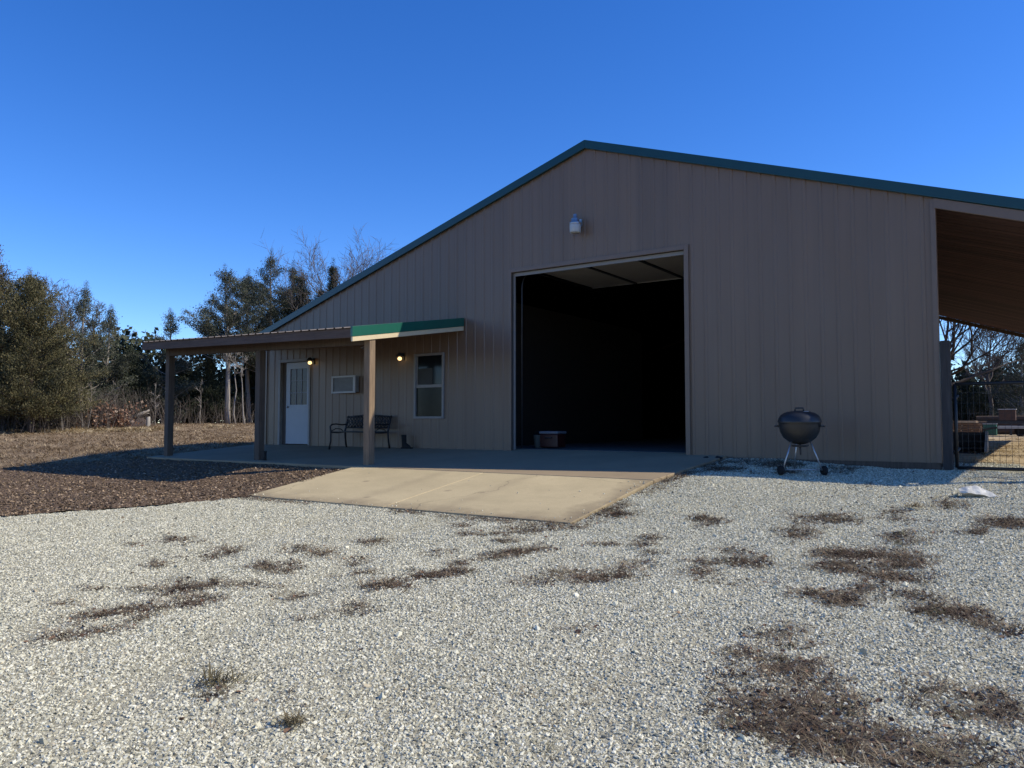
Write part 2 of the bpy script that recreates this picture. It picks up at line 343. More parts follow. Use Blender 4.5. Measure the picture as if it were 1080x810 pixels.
cx=X[F].mean(1); cy=Y[F].mean(1)
Zb=ground(X,Y)
und=(fbm(X,Y,1.1,40)-.5)*.045+(vnoise(X,Y,.22,50)-.5)*.016
# two shallow wheel ruts leading to the apron
def rut(x,y):
    r=np.zeros_like(x)
    for o in (-.8,.85):
        xc=np.interp(-y,[4.5,7,10,14,19],[1.7,2.3,3.6,5.6,8.5])+o
        r=np.maximum(r,np.exp(-((x-xc)/.22)**2))
        xc=np.interp(-y,[1,4,7,10,14,19],[9.5,8.4,7.8,7.9,8.6,10])+o*1.05
        r=np.maximum(r,.7*np.exp(-((x-xc)/.24)**2))
    return r
RUT=rut(X,Y)*(.4+.8*fbm(X,Y,1.3,25))
und=und-RUT*.028
und=und*(1-np.exp(-np.clip(-5.37-Y,0,9)*3)*(X<4.6)*(X>-1.6))
Zg=Zb+.022+und
W=weed(X,Y)
sel=in_gravel(cx,cy); Vg=np.stack([X,Y,Zg],1)
Vs,Fs,(Ws,Rs)=compact(Vg,F[sel],[W,RUT])
m_grav=M('crushed limestone bed',(.3,.29,.27),.9,0,.2); t=NT(m_grav)
n1=t.noise(95,3,.6); n2=t.noise(.9,4,.6); n3=t.noise(38,4,.7)
c=t.ramp(n1,[(.32,(.15,.135,.095)),(.5,(.40,.375,.27)),(.7,(.60,.565,.42))])
c=t.mix(1,c,t.ramp(n2,[(.3,(.86,.84,.8)),(.7,(1.06,1.05,1.03))]),'MULTIPLY')
at=t.new('ShaderNodeAttribute',attribute_name='weed'); 
c=t.mix(t.math('MULTIPLY',at.outputs['Fac'],t.ramp(n3,[(.3,(.55,.55,.55)),(.65,(1,1,1))])),c,(.05,.035,.024)); at2=t.new('ShaderNodeAttribute',attribute_name='soil'); c=t.mix(at2.outputs['Fac'],c,(.018,.012,.009)); t.col(c); t.bump(n1,.8,.012)
o=bpy.data.objects.new('gravel_drive',np_mesh('gravel_drive',Vs,Fs,m_grav,True,{'weed':np.clip(Ws,0,1),'soil':np.clip(Ws-1.15,0,.5)*2})); C.objects.link(o); tag(o,kind='structure')
dist=np.hypot(Vs[:,0]-CAM[0],Vs[:,1]-CAM[1])
fwd=np.array([-.5671,.8237]); zc=(Vs[:,0]-CAM[0])*fwd[0]+(Vs[:,1]-CAM[1])*fwd[1]; xc=(Vs[:,0]-CAM[0])*.8237+(Vs[:,1]-CAM[1])*.5671
near=(zc>2.2)&(abs(xc)<zc*.74+3.2)
cover=np.clip(1-Ws*.95,.05,1)
dens_stone=np.where(near,np.interp(dist,[4,7,12,20],[6000,4600,2600,1300]),700.)*cover*(.7+.6*fbm(Vs[:,0],Vs[:,1],1.1,8))*(1-.5*Rs)
dens_weed=np.where(near,np.clip(Ws,0,1.6)*np.interp(dist,[4,9,16],[460,420,280])*(1-.8*np.clip(Ws-1.35,0,1)),np.clip(Ws,0,1)*90)
dens_leaf=np.where(near,np.clip(Ws,0,1.2)*np.interp(dist,[4,14],[330,150])+1.0,0)

# ---- scattering (only for what nobody could count)
def pool(name,objs):
    col=bpy.data.collections.new(name)
    for o in objs: col.objects.link(o)
    return col
def scatter(name,me,attr,col,smin,smax,tilt=None,seed=1,label=None,zoff=0):
    o=bpy.data.objects.new(name,me); C.objects.link(o); tag(o,kind='stuff')
    if label: o['label']=label
    g=bpy.data.node_groups.new(name,'GeometryNodeTree')
    g.interface.new_socket('Geometry',in_out='INPUT',socket_type='NodeSocketGeometry')
    g.interface.new_socket('Geometry',in_out='OUTPUT',socket_type='NodeSocketGeometry')
    N=g.nodes.new; L=g.links.new
    gi=N('NodeGroupInput'); go=N('NodeGroupOutput')
    d=N('GeometryNodeDistributePointsOnFaces'); d.inputs['Seed'].default_value=seed
    na=N('GeometryNodeInputNamedAttribute'); na.data_type='FLOAT'; na.inputs['Name'].default_value=attr
    L(na.outputs['Attribute'],d.inputs['Density']); L(gi.outputs[0],d.inputs['Mesh'])
    ci=N('GeometryNodeCollectionInfo'); ci.inputs['Collection'].default_value=col; ci.inputs['Separate Children'].default_value=True; ci.inputs['Reset Children'].default_value=True
    ip=N('GeometryNodeInstanceOnPoints'); ip.inputs['Pick Instance'].default_value=True
    L(d.outputs['Points'],ip.inputs['Points']); L(ci.outputs[0],ip.inputs['Instance'])
    rv=N('FunctionNodeRandomValue'); rv.data_type='FLOAT_VECTOR'
    tl=tilt if tilt is not None else 2*PI
    rv.inputs[0].default_value=(-tl,-tl,0); rv.inputs[1].default_value=(tl,tl,2*PI); rv.inputs['Seed'].default_value=seed+11
    L(rv.outputs[0],ip.inputs['Rotation'])
    rs=N('FunctionNodeRandomValue'); rs.data_type='FLOAT'; rs.inputs[2].default_value=0; rs.inputs[3].default_value=1; rs.inputs['Seed'].default_value=seed+23
    pw=N('ShaderNodeMath'); pw.operation='POWER'; pw.inputs[1].default_value=1.8; L(rs.outputs[1],pw.inputs[0])
    ma=N('ShaderNodeMath'); ma.operation='MULTIPLY_ADD'; ma.inputs[1].default_value=smax-smin; ma.inputs[2].default_value=smin; L(pw.outputs[0],ma.inputs[0])
    L(ma.outputs[0],ip.inputs['Scale'])
    L(ip.outputs[0],go.inputs[0])
    md=o.modifiers.new('scatter','NODES'); md.node_group=g
    return o
rng=np.random.default_rng(3)
m_stone=inst_mat('limestone chips',[(0,(.16,.15,.11)),(.15,(.37,.345,.25)),(.5,(.575,.54,.40)),(.85,(.70,.66,.50)),(.97,(.78,.74,.58)),(1,(.42,.34,.21))],.85,.25,60)
def pebble(i):
    bm=bmesh.new(); r=random.Random(100+i)
    for k in range(13):
        v=Vector((r.gauss(0,1),r.gauss(0,1),r.gauss(0,1))).normalized()*r.uniform(.8,1.1)
        bm.verts.new((v.x*r.uniform(.9,1.2),v.y*.85,v.z*.55))
    bmesh.ops.convex_hull(bm,input=bm.verts)
    me=bpy.data.meshes.new('pebble'); bm.to_mesh(me); bm.free(); me.materials.append(m_stone)
    return bpy.data.objects.new('pebble',me)
peb=pool('pebbles',[pebble(i) for i in range(9)])
def sheet(nm,V,F,**at): return np_mesh(nm,V,F,m_grav,True,at)
scatter('gravel',sheet('gravel',Vs,Fs,dens=dens_stone),'dens',peb,.0055,.0172,.95,5,'loose pale grey crushed limestone covering the drive')
# weed clumps: dry curled blades
m_weed=inst_mat('dry weed stems',[(0,(.05,.034,.024)),(.35,(.11,.076,.05)),(.7,(.185,.13,.085)),(.93,(.36,.28,.175)),(1,(.09,.09,.04))],.9,.15)
m_leafdry=inst_mat('dry fallen oak leaves',[(0,(.10,.058,.038)),(.4,(.17,.10,.065)),(.8,(.26,.165,.10)),(1,(.40,.30,.20))],.85,.2)
def blades(seed,n,L,spread,up,mat,w=.0022):
    r=random.Random(seed); b=MB()
    for k in range(n):
        a=r.uniform(0,2*PI); ln=L*r.uniform(.5,1.2); x,y=r.gauss(0,spread),r.gauss(0,spread)
        e=r.uniform(.1,1)*up; p=Vector((x,y,0)); d=Vector((math.cos(a),math.sin(a),e*1.4)).normalized()
        sd=Vector((-math.sin(a),math.cos(a),0))*w*r.uniform(.7,1.5); vs=[]; m=4
        for j in range(m):
            f=j/(m-1); vs+= [p-sd*(1-f*.8),p+sd*(1-f*.8)]
            p=p+d*ln/(m-1); a+=r.gauss(0,.45); d=(d+Vector((math.cos(a)*.25,math.sin(a)*.25,-.30*up))).normalized()
            if p.z<.004: p.z=.004
        b.add(vs,[(2*j,2*j+1,2*j+3,2*j+2) for j in range(m-1)])
    me=bpy.data.meshes.new('weed_blade'); me.from_pydata(b.v,[],b.f); me.materials.append(mat)
    return bpy.data.objects.new('weed_blade',me)
wpool=pool('weed blades',[blades(i,16,.085,.03,.75,m_weed) for i in range(4)]+[blades(9,12,.12,.02,1.0,m_weed)])
def leafobj(seed,mat=None,s=1):
    r=random.Random(seed); n=5; vs=[]
    for j in range(n):
        f=j/(n-1); w=.5*math.sin(PI*min(1,f*.9+.08))*(1+.35*(j%2)); z=.28*math.sin(f*3+r.uniform(0,1))
        vs+=[((f-.5)*1.6*s,-w*s,(z+r.uniform(0,.35))*s),((f-.5)*1.6*s,0,z*.6*s),((f-.5)*1.6*s,w*s,(z+r.uniform(0,.35))*s)]
    fs=[]
    for j in range(n-1):
        for k in range(2): fs.append((j*3+k,j*3+k+1,j*3+k+4,j*3+k+3))
    me=bpy.data.meshes.new('dry_leaf'); me.from_pydata(vs,[],fs); me.materials.append(mat or m_leafdry)
    return bpy.data.objects.new('dry_leaf',me)
lpool=pool('dry leaves',[leafobj(i) for i in range(6)])
scatter('coarse_gravel',sheet('coarse_gravel',Vs,Fs,dens=np.where(near,15.,2)*cover*np.clip(fbm(Vs[:,0],Vs[:,1],.8,18)*2.2-.35,.1,2)*(1-.7*Rs)),'dens',peb,.017,.036,None,6,'scattered bigger limestone lumps on the drive')
# stones and leaves kicked up on to the edges of the apron
Xa,Ya,Fa=grid(np.arange(-1.4,4.451,.09),np.arange(-5.34,-3.1,.09)); Za=-.266+(-3.058-Ya)*-.1503+.004
ea=np.minimum(np.minimum(4.46-Xa,Ya+5.36),9); da=(260*np.exp(-ea/.07)+5*np.exp(-ea/.9)+1.2)*np.clip(fbm(Xa,Ya,.5,14)*2.4-.5,0,2)
scatter('spilled_gravel',sheet('spilled_gravel',np.stack([Xa,Ya,Za],1),Fa,dens=da),'dens',peb,.006,.018,None,7,'loose stones spilled over the edges of the concrete apron')
scatter('dry_weeds',sheet('dry_weeds',Vs,Fs,dens=dens_weed),'dens',wpool,.55,1.25,.2,21,'brown dead weeds lying in patches on the gravel')
scatter('fallen_leaves',sheet('fallen_leaves',Vs,Fs,dens=dens_leaf),'dens',lpool,.010,.03,.7,33,'small curled dead leaves caught in the weed patches')

# mulch bed between porch slab and gravel
sel=in_mulch(cx,cy)
Xm,Ym,Fm=grid(np.arange(-26,-.9,.14),np.arange(-19.6,-2.95,.14))
sel=in_mulch(Xm[Fm].mean(1),Ym[Fm].mean(1))
Zm=ground(Xm,Ym)+.03+(fbm(Xm,Ym,.7,61)-.5)*.07
Vm,Fmm,_=compact(np.stack([Xm,Ym,Zm],1),Fm[sel],[])
m_mulch=M('leaf mulch soil',(.10,.07,.05),.95,0,.1); t=NT(m_mulch)
c=t.ramp(t.noise(22,5,.75),[(.3,(.075,.05,.033)),(.5,(.155,.105,.068)),(.72,(.26,.185,.12))]); t.col(c); t.bump(t.noise(26,4,.7),.9,.03)
o=bpy.data.objects.new('mulch_bed',np_mesh('mulch_bed',Vm,Fmm,m_mulch)); C.objects.link(o); tag(o,kind='structure')
d2=np.hypot(Vm[:,0]-CAM[0],Vm[:,1]-CAM[1]); dm=np.interp(d2,[9,14,20,28],[750,560,320,130])*(.6+.8*vnoise(Vm[:,0],Vm[:,1],.6,71))
m_chip=inst_mat('wood mulch chips',[(0,(.08,.056,.037)),(.35,(.165,.118,.077)),(.75,(.255,.185,.122)),(.95,(.40,.29,.19)),(1,(.52,.41,.29))],.9,.15)
cpool=pool('mulch chips',[leafobj(40+i,m_chip) for i in range(5)])
scatter('mulch',np_mesh('mulch',Vm,Fmm,m_mulch,True,{'dens':dm}),'dens',cpool,.011,.034,.6,44,'brown mulch of leaves and bark chips beside the porch')
# dormant grass tufts on the field, straw along the foot of the trees
Xf,Yf,Ff=grid(np.arange(-40,-8.3,.5),np.arange(-12,22,.5))
cxf=Xf[Ff].mean(1); cyf=Yf[Ff].mean(1); sel=(~in_mulch(cxf,cyf))&((cyf>-3.3)|(cxf<-8.9))
Zf=ground(Xf,Yf)+(fbm(Xf,Yf,3.,5)-.5)*.05
dd=np.hypot(Xf-CAM[0],Yf-CAM[1]); dfi=np.interp(dd,[15,30,45],[34,20,10])*(.35+1.3*fbm(Xf,Yf,2.2,88))
Vf,Fff,(dfi,)=compact(np.stack([Xf,Yf,Zf],1),Ff[sel],[dfi])
m_straw=inst_mat('dormant grass blades',[(0,(.15,.10,.06)),(.4,(.24,.17,.10)),(.8,(.36,.27,.165)),(1,(.48,.38,.25))],.9,.15)
gpool=pool('grass blades',[blades(60+i,26,.16,.11,.6,m_straw,.006) for i in range(4)])
scatter('dry_grass',np_mesh('dry_grass',Vf,Fff,m_field,True,{'dens':dfi}),'dens',gpool,.6,1.5,.15,55,'short tan winter grass on the field by the trees')
m_yard=M('pale trampled yard soil',(.40,.31,.19),.95,0,.1); t=NT(m_yard)
t.col(t.ramp(t.noise(3.5,6,.75),[(.3,(.24,.17,.095)),(.5,(.42,.32,.19)),(.72,(.56,.46,.30))])); t.bump(t.noise(9,5,.7),.8,.04)
Xy,Yy,Fy=grid(np.arange(5.2,24.1,.4),np.arange(1.4,34,.4)); cxy=Xy[Fy].mean(1); cyy=Yy[Fy].mean(1); sy=(~in_gravel(cxy,cyy))&((cxy>7.75)|(cyy<17.6)|(cyy>18.4))&(cyy>1.6)
Vy,Fyy,_=compact(np.stack([Xy,Yy,ground(Xy,Yy)+.012+(fbm(Xy,Yy,1.2,44)-.5)*.03+.02*(Yy>2)],1),Fy[sy],[])
o=bpy.data.objects.new('yard',np_mesh('yard',Vy,Fyy,m_yard)); C.objects.link(o); tag(o,kind='structure')
# straw heaps along the wood's edge at the far left, and rough tan grass beyond the gate
Xs,Ys,Fs2=grid(np.arange(-34,-22,.4),np.arange(-4,16,.4))
ln=np.abs((Ys-3.0)-(Xs+31.2)*.0) ; q=(Xs-CAM[0])*fwd[0]+(Ys-CAM[1])*fwd[1]
ds=np.where((q>32.2)&(q<36.8),34,0)*np.clip((fbm(Xs,Ys,1.4,91)-.42)*4,0,1)*np.where(Ys<7,1,.35)
gp2=pool('straw blades',[blades(70+i,30,.30,.12,.75,inst_mat('pale straw',[(0,(.27,.19,.10)),(.5,(.42,.32,.18)),(1,(.60,.49,.31))],.9,.15),.008) for i in range(2)])
scatter('straw',np_mesh('straw',np.stack([Xs,Ys,ground(Xs,Ys)],1),Fs2,m_field,True,{'dens':ds}),'dens',gp2,.6,1.4,.2,66,'pale straw heaped along the foot of the left trees')
Xs,Ys,Fs2=grid(np.arange(7.9,24,.4),np.arange(2.0,40,.4))
ds=np.interp(Ys,[2,8,20,36],[22,18,12,8])*np.clip((fbm(Xs,Ys,1.6,95)-.25)*2.4,0,1.2)
scatter('yard_grass',np_mesh('yard_grass',np.stack([Xs,Ys,ground(Xs,Ys)],1),Fs2,m_field,True,{'dens':ds}),'dens',gp2,.35,.8,.2,67,'rough pale dead grass in the yard beyond the gate')
# ------------------------------------------------------------------ concrete
def concrete(name,base,k=1):
    m=M(name,base,.85,0,.25); t=NT(m)
    a=t.noise(.8,5,.65); b=t.noise(90,3,.6); d=t.noise(3.5,5,.7)
    c=t.ramp(a,[(.3,tuple(q*.86 for q in base)),(.7,tuple(q*1.1 for q in base))])
    c=t.mix(1,c,t.ramp(b,[(.3,(.86,.86,.86)),(.7,(1.08,1.08,1.08))]),'MULTIPLY')
    c=t.mix(t.ramp(d,[(.58,(0,0,0)),(.75,(.35,.35,.35))]),c,tuple(q*.62 for q in base))
    st=t.noise(1.1,4,.6,sc=(.35,2.2,1)); c=t.mix(t.ramp(st,[(.56,(0,0,0)),(.72,(.3,.3,.3))]),c,tuple(q*.7 for q in base))
    v=t.new('ShaderNodeTexVoronoi',feature='DISTANCE_TO_EDGE'); v.inputs['Scale'].default_value=.21
    mp=t.new('ShaderNodeVectorMath',operation='ADD'); nz=t.new('ShaderNodeTexNoise'); nz.inputs['Scale'].default_value=1.4; nz.inputs['Detail'].default_value=5
    t.l.new(t.coord(),nz.inputs['Vector']); t.l.new(t.coord(),mp.inputs[0]); t.l.new(nz.outputs['Color'],mp.inputs[1]); t.l.new(mp.outputs[0],v.inputs['Vector'])
    c=t.mix(t.ramp(v.outputs['Distance'],[(.0,(.4,.4,.4)),(.003,(0,0,0))]),c,(.07,.055,.04)) if k else c
    if k:
        xyz=t.new('ShaderNodeSeparateXYZ'); t.l.new(t.coord(),xyz.inputs[0]); nn=t.noise(2.2,5,.7)
        # grime creeping in from the broken edges, and two worn wheel tracks
        ex=t.math('ADD',t.math('SUBTRACT',xyz.outputs['X'],4.46),t.math('MULTIPLY',nn,.9)); ey=t.math('ADD',t.math('SUBTRACT',-5.36,xyz.outputs['Y']),t.math('MULTIPLY',nn,.8))
        e=t.math('MAXIMUM',ex,ey); c=t.mix(t.ramp(t.math('ADD',e,.5),[(.55,(0,0,0)),(1.05,(.6,.6,.6))]),c,(.14,.10,.065))
        for xc in (.75,2.45):
            dd=t.math('ABSOLUTE',t.math('SUBTRACT',xyz.outputs['X'],xc)); dd=t.math('ADD',dd,t.math('MULTIPLY',nn,.12))
            c=t.mix(t.ramp(dd,[(.10,(.18,.18,.18)),(.26,(0,0,0))]),c,(.22,.165,.11))
        sp=t.new('ShaderNodeTexVoronoi'); sp.inputs['Scale'].default_value=1.3; t.l.new(t.coord(),sp.inputs['Vector'])
        c=t.mix(t.ramp(t.math('ADD',sp.outputs['Distance'],t.math('MULTIPLY',nn,.1)),[(.09,(.45,.45,.45)),(.15,(0,0,0))]),c,(.17,.125,.085))
    t.col(c); t.bump(b,.25,.004); return m
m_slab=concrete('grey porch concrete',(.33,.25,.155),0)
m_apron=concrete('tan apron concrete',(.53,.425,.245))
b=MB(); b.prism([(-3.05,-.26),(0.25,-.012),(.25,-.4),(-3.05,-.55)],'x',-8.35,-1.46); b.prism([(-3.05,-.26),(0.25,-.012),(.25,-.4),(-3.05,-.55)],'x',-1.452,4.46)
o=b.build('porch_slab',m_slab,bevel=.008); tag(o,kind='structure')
b=MB()
for x0,x1 in ((-1.46,1.50),(1.508,4.46)):
    b.prism([(-5.36,-.612),(-3.058,-.266),(-3.058,-.55),(-5.36,-.9)],'x',x0,x1)
o=b.build('concrete_apron',m_apron,bevel=.008); tag(o,kind='structure')
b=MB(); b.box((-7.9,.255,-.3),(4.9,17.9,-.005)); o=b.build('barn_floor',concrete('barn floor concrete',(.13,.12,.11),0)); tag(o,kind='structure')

# ------------------------------------------------------------------ the barn
XL,XR,YB=-8.0,7.70,18.0; XW=5.0; RX,RZ=1.73,6.00; SL,SR=.315,.332
def zr(x): return RZ-(RX-x)*SL if x<RX else RZ-(x-RX)*SR
barn=thing('pole_barn','large taupe metal pole barn with green roof trim and a wide open overhead door','barn',(0,0,0))
def clad(name,u0,u1,zb,zt,holes,plane,sgn,mat,off0=.1,sp=.245):
    """ribbed steel sheets: columns along u, rib every sp; plane(u,d,z) -> point, d is outward depth"""
    us={u0:0,u1:0}
    c=u0+off0; ribs=[]
    while c<u1-.05:
        ribs.append(c); c+=sp
    prof=lambda u: max([0]+[.0105*max(0,min(1,(.034-abs(u-r))/.014)) for r in ribs if abs(u-r)<.05])
    for r in ribs:
        for q in (-.034,-.02,.02,.034):
            if u0<r+q<u1: us[round(r+q,5)]=0
        for q in (.10,.145):          # the two shallow stiffening pleats of each sheet
            if r+q<u1: us[round(r+q,5)]=0
    for h in holes:
        us[h[0]]=0; us[h[1]]=0
    if u0<RX<u1 and name=='gable': us[RX]=0
    us=sorted(us); b=MB()
    for a,c in zip(us[:-1],us[1:]):
        if c-a<1e-5: continue
        m=(a+c)/2; lo=zb; segs=[]
        hs=sorted([h for h in holes if h[0]<=m<=h[1]],key=lambda h:h[2])
        for h in hs:
            if h[2]>lo: segs.append((lo,lo,h[2],h[2]))
            lo=h[3]
        segs.append((lo,lo,zt(a),zt(c)))
        da,dc=prof(a),prof(c)
        for (la,lc,ta,tc) in segs:
            b.add([plane(a,da,la),plane(c,dc,lc),plane(c,dc,tc),plane(a,da,ta)],[(0,1,2,3)])
    o=b.build('wall' if name!='gable' else 'front_wall',mat,barn,fix=False)
    return o
DOOR=(-.05,3.73,-.3,3.66); WIN=(-2.72,-1.865,.64,2.08); ENT=(-7.36,-6.27,-.3,2.10)
front=clad('gable',XL,XR,-.06,lambda x:zr(x)-.02,[DOOR,WIN,ENT],lambda u,d,z:(u,-d,z),-1,m_siding,.11)
clad('back',XL,XW,-.1,lambda x:zr(x)-.02,[],lambda u,d,z:(u,YB+d,z),1,m_siding)
clad('left',0,YB,-.1,lambda y:zr(XL)-.02,[],lambda u,d,z:(XL-d,u,z),-1,m_siding)
clad('right',.16,YB,-.1,lambda y:zr(XW)-.26,[],lambda u,d,z:(XW+d,u,z),1,m_siding)
# skirt board under the sheets
b=MB()
for x0,x1 in ((3.80,XR+.01),): b.box((x0,-.012,-.34),(x1,.05,-.062))
b.box((XL,-.01,-.3),(-7.44,.05,-.06)); b.box((-6.19,-.01,-.3),(-.11,.05,-.06))
b.box((XW-.01,.19,-.3),(XW+.012,YB,-.1)); b.box((XL-.012,.06,-.3),(XL+.01,YB,-.1)); b.box((XL,YB-.05,-.3),(XW-.02,YB+.01,-.1))
b.build('skirt_board',m_postx,barn)
# interior: dark lined shop
def zi_(x): return zr(x)-.33
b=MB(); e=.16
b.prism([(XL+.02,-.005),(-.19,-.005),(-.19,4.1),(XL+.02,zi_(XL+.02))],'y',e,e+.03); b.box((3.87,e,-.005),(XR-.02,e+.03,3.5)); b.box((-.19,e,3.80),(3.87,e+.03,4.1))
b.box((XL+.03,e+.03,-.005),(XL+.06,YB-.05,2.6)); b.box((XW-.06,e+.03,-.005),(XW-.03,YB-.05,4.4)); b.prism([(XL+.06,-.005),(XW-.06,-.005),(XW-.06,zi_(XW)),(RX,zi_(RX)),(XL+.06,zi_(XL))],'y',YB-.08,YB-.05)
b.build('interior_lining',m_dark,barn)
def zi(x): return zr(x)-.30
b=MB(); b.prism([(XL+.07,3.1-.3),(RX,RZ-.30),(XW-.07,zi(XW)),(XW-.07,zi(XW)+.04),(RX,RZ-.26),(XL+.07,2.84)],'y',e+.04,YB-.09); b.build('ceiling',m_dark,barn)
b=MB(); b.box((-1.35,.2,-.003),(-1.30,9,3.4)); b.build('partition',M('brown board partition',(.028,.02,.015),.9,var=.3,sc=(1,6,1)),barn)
# roof: ribbed sheets, eaves left and right (the right slope runs on over the lean-to)
EL,ER=-8.28,10.87
def roof_side(x0,x1,y0,y1,mat,name,thick=.03):
    b=MB(); ys=[y0]; c=y0+.12
    while c<y1-.06:
        ys+=[c-.03,c-.015,c+.015,c+.03]; c+=.2286
    ys.append(y1)
    def h(i): 
        return 0 if i in(0,len(ys)-1) else (.019 if (i-1)%4 in(1,2) else 0)
    vs=[]; 
    for i,y in enumerate(ys):
        for x in (x0,x1): vs.append((x,y,zr(x)+h(i)+.03))
    n=len(ys)
    for i,y in enumerate(ys):
        for x in (x0,x1): vs.append((x,y,zr(x)+h(i)+.03-.004))
    fs=[(2*i,2*i+1,2*i+3,2*i+2) for i in range(n-1)]+[(2*n+2*i,2*n+2*i+2,2*n+2*i+3,2*n+2*i+1) for i in range(n-1)]
    b.add(vs,fs); return b
r1=roof_side(EL,RX,-.05,YB+.05,m_roofg,'roof'); r1.build('roof',m_roofg,barn,fix=False)
r2=roof_side(RX,ER,-.05,YB+.05,m_roofg,'roof'); ro=r2.build('roof',m_roofg,barn,fix=False)
b=MB(); b.prism([(RX-.22,zr(RX-.22)+.055),(RX,RZ+.075),(RX+.22,zr(RX+.22)+.055),(RX+.22,zr(RX+.22)+.06),(RX,RZ+.085),(RX-.22,zr(RX-.22)+.06)],'y',-.055,YB+.055); b.build('ridge_cap',m_roofg,barn)
# green rake trim on both gables
for ya,yb in ((-.085,-.022),(YB+.022,YB+.085)):
    b=MB()
    b.prism([(EL-.02,zr(EL)+.075-.02*SL),(RX,RZ+.082),(RX,RZ-.085),(EL-.02,zr(EL)-.085-.02*SL)],'y',ya,yb)
    b.prism([(RX+.001,RZ+.082),(ER+.02,zr(ER)+.075),(ER+.02,zr(ER)-.085),(RX+.001,RZ-.085)],'y',ya,yb)
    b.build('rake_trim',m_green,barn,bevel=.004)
# brown board below the rake along the lean-to, and its soffit-side ledger
b=MB(); x0,x1=XR+.012,ER
b.prism([(x0,zr(x0)-.087),(x1,zr(x1)-.087),(x1,zr(x1)-.245),(x0,zr(x0)-.235)],'y',-.05,-.005); b.build('header_board',m_tan,barn)
# lean-to: underside sheets, rafters, posts
b=MB(); ys=np.arange(0.17,YB,.2286)
for k,y in enumerate(ys):
    y1=min(y+.2286,YB); x0,x1=XW+.05,ER-.02
    za,zb=zr(x0)-.20,zr(x1)-.20
    b.add([(x0,y+.008,za),(x1,y+.008,zb),(x1,y1-.03,zb),(x0,y1-.03,za),(x0,y1-.015,za+.018),(x1,y1-.015,zb+.018),(x0,y1+.0,za+.018),(x1,y1,zb+.018),(x0,y1+.008,za),(x1,y1+.008,zb)],[(0,1,2,3),(3,2,5,4),(4,5,7,6),(6,7,9,8)])
b.build('lean_to_ceiling',m_under,barn,fix=False)
b=MB(); b.box((ER-.16,.0,zr(ER)-.44),(ER-.04,YB,zr(ER)-.22)); b.build('eave_beam',m_postx,barn)
b=MB(); b.prism([(XW+.05,zr(XW+.05)-.21),(ER,zr(ER)-.21),(ER,zr(ER)-.34),(XW+.05,zr(XW+.05)-.34)],'y',YB-.06,YB-.01); b.build('header_board',m_postx,barn)
for y in (.09,6.0,12.0,YB-.12):
    b=MB(); b.box((ER-.17,y-.07,-.45),(ER-.03,y+.07,zr(ER)-.43)); b.build('lean_to_post',m_postx,barn,bevel=.006)
# corner trims
b=MB(); b.box((XR-.04,-.032,-.06),(XR+.03,-.021,zr(XR)-.1)); b.box((XR+.0195,-.021,-.06),(XR+.03,.09,zr(XR)-.2)); b.build('corner_trim',m_tan,barn)
b=MB(); b.box((XL-.03,-.032,-.06),(XL+.09,-.021,zr(XL)-.1)); b.box((XL-.03,-.021,-.06),(XL-.0195,.09,zr(XL)-.1)); b.build('corner_trim',m_tan,barn)
# overhead door opening: jamb trim, track, door lying under the ceiling
b=MB(); t_=.03
b.box((-.10,-.034,-.05),(-.05,-.0,3.745)); b.box((3.73,-.034,-.05),(3.815,0,3.745)); b.box((-.0495,-.033,3.66),(3.7295,0,3.744))
b.build('door_frame',m_tan,barn,bevel=.004)
b=MB()
b.box((-.062,.002,-.02),(-.05,.155,3.66)); b.box((3.73,.002,-.02),(3.742,.155,3.66)); b.box((-.062,.002,3.661),(3.742,.155,3.672)); 
b.build('door_jamb',wood('dark door jamb',(.10,.085,.072)),barn)
b=MB(); b.box((-.046,.05,-.02),(.0,.066,3.655)); b.box((3.70,.05,-.02),(3.726,.066,3.655)); b.box((.001,.05,3.585),(3.699,.066,3.655))
b.build('weather_strip',m_white,barn)
for xt in (.02,3.62):
    b=MB(); pts=[(xt+.02,.24,0.02),(xt+.02,.24,3.35)]+[(xt+.02,.24+.42*(1-math.cos(a)),3.35+.42*math.sin(a)) for a in np.linspace(.2,PI/2,6)]+[(xt+.02,4.3,3.77)]
    b.tube(pts,.018,5); b.build('door_track',m_steel,barn)
od=MB()
for k in range(7):
    y0=.42+k*.40; od.box((.10,y0,3.80),(3.60,y0+.396,3.845))
od=od.build('overhead_door',m_ohd,barn)
for x in (1.25,2.42):
    b=MB(); b.box((x-.035,.425,3.775),(x+.035,3.215,3.7995)); b.build('stile',m_steel,od)
b=MB(); b.box((.10,3.218,3.78),(3.60,3.235,3.85)); b.build('bottom_rail',m_galv,od)
# window
x0,x1,z0,z1=WIN
b=MB(); w=.042
b.box((x0-.01,-.036,z0-.01),(x0+w,.06,z1+.01)); b.box((x1-w,-.036,z0-.01),(x1+.01,.06,z1+.01)); b.box((x0+w,-.035,z1-w),(x1-w,.06,z1+.01)); b.box((x0+w,-.035,z0-.01),(x1-w,.06,z0+w)); 
wf=b.build('window',m_white,barn,bevel=.004)
zm=(z0+z1)/2-.0
b=MB(); b.box((x0+w,-.012,zm-.035),(x1-w,.04,zm+.03)); b.box((x0+w+.0,.012,zm+.03),(x0+w+.03,.03,z1-w)); b.box((x1-w-.03,.012,zm+.03),(x1-w,.03,z1-w)); b.build('sash',m_white,wf)
b=MB(); b.box((x0+w,.02,zm+.03),(x1-w,.026,z1-w)); b.build('pane',m_glass,wf)
b=MB(); b.box((x0+w,.008,z0+w),(x1-w,.014,zm-.035)); b.build('pane',M('dusty lower glass',(.012,.014,.011),.2,0,.15,var=.3,vscale=2),wf)
b=MB(); b.box((x0+w+.005,.0165,zm+.04),(x0+w+.46,.0195,zm+.40)); b.build('blind',m_paneblind,wf)
